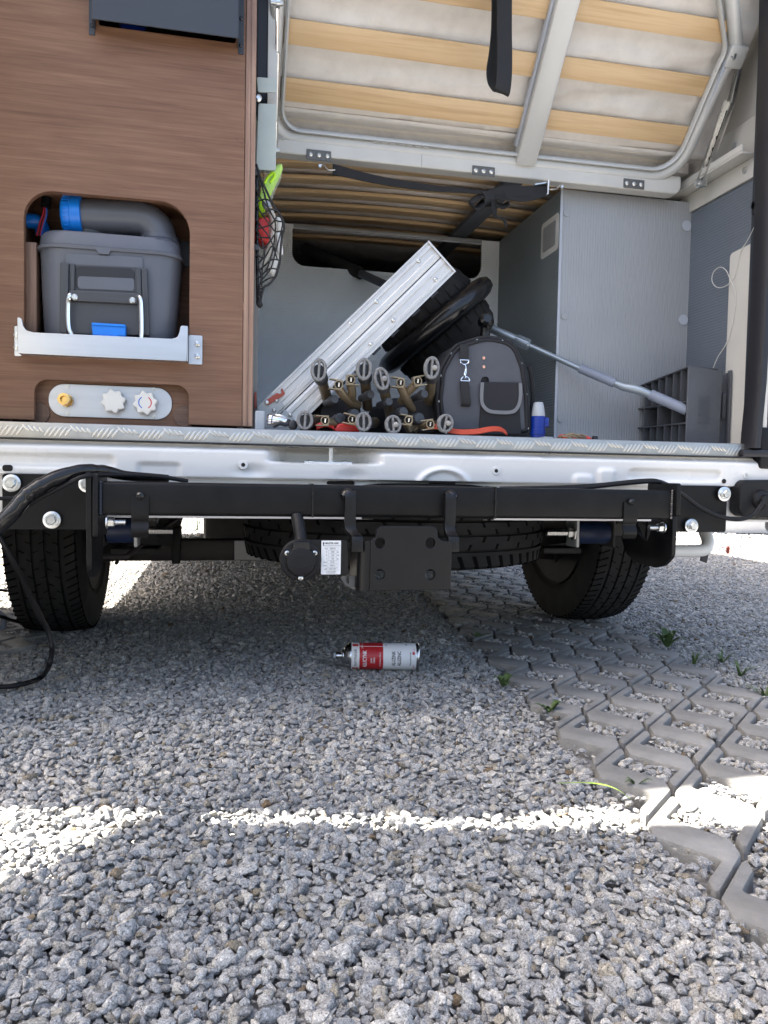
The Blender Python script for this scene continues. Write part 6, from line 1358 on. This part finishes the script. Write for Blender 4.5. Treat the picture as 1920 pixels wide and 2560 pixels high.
for i, p in enumerate(pts):
    q = i/(len(pts)-1); w_ = .0036*math.sin(math.pi*(.08+.92*q*.98))**.8*(1-.5*q); rows.append([p+Vector((0, w_, 0)), p+Vector((0, 0, -.0006)), p-Vector((0, w_, 0))])
b = MB(); b.sheet(rows); b.build('leaf', M['leaf_light'], t)
weed('tiny dry sprout beside the paver corner in the sunlit strip', 1590, 1965, 5, .03, .02, 'leaf', 41, .005)
gr = MB(); r = random.Random(8)
for k in range(260):
    x, y = r.uniform(-2.4, .2), r.uniform(4.7, 9.0); h_ = r.uniform(.04, .13); an = r.uniform(0, 6.28); d = Vector((math.cos(an), math.sin(an), 0))*.012
    gr.add([Vector((x, y, -.01))-d, Vector((x, y, -.01))+d, Vector((x, y, h_))+Vector((r.uniform(-.04, .04), r.uniform(-.04, .04), 0))], [(0, 1, 2)])
go2 = gr.build('grass', M['leaf']); go2['kind'] = 'stuff'
# ================================================================== NEIGHBOURS AND ADDED SHADE
CV2 = thing('white_caravan', 'white caravan parked further back to the right of the van', 'caravan', (4.6, 5.2, 0))
q = at(1790, 1338, Y=4.7)
b = MB(); b.box(q.x-.3, q.x+5.0, 4.7, 6.9, q.z, 2.6); cbd = b.build('caravan_body', M['van_white'], CV2, .06)
for k in range(3):
    x = q.x+.9+1.5*k; plate('window', rect(x-.45, x+.45, 1.35, 2.0, .08), frameXZ(4.697), .01, M['glass_dark'], CV2, bevel=.003)
b = MB(); b.lathe((q.x+2.6, 4.78, .32), (0, 1, 0), [(0, .2), (.02, .32), (.2, .32), (.22, .2)], 28); b.build('wheel', M['rubber'], CV2)
b = MB(); b.box(q.x-.28, q.x+4.9, 4.72, 6.8, .02, q.z-.002); b.build('underframe', M['under_dark'], CV2)
# added screen on poles, out of the picture to the left, that shades the foreground
SCN = thing('shade_screen', 'added shade screen on poles, out of view behind the left of the van', 'shade screen', (-.85, -.51, 0))
e0 = Vector((-.85, -.499, 0)); ed = Vector((-.677, -.736, 0)).normalized(); L_ = 1.15
nn = Vector((ed.y, -ed.x, 0)); b = MB()
b.sheet([[e0+ed*(L_*u)+nn*(.008*math.sin(u*9))+Vector((0, 0, z)) for u in np.linspace(0, 1, 24)] for z in (.515, 1.0, 1.5, 2.0)])
b.build('canvas', M['shade_screen_grey'], SCN)
b = MB(); b.add([e0+ed*u+Vector((0, 0, z)) for u, z in ((.002, .53), (-.085, .53), (-.085, .63), (.002, .63))], [(0, 1, 2, 3)]); b.build('shade_tab', M['shade_screen_grey'], SCN)  # added tab that interrupts the strip of sun on the gravel
for u in (.38, .99):
    p = e0+ed*(L_*u); b = MB(); b.cyl((p.x, p.y, -.02), (p.x, p.y, 2.06), .011, 12); b.build('pole', M['steel'], SCN)
    b = MB(); b.lathe((p.x, p.y, -.02), (0, 0, 1), [(0, .11), (.02, .11), (.05, .03), (.08, .02)], 18); b.build('pole_foot', M['black_plastic'], SCN)
b = MB(); b.box(-1.75, -1.12, -.28, 1.22, -.01, .62); tag(b.build('grey_shade_block', M['level_grey'], None, .02), 'long grey block added out of view left of the van for shade', 'shade block')  # added out of view to keep sun off the ground by the left tyre
b = MB(); b.tube([at(-30, 1520, Y=.75), at(2, 1535, Y=.75), at(10, 1552, Y=.75), at(4, 1572, Y=.75), at(-20, 1585, Y=.75)], .008, 9); tag(b.build('blue_hose', M['pole_sleeve']), 'pale blue hose loop at the left edge beside the tyre', 'hose')
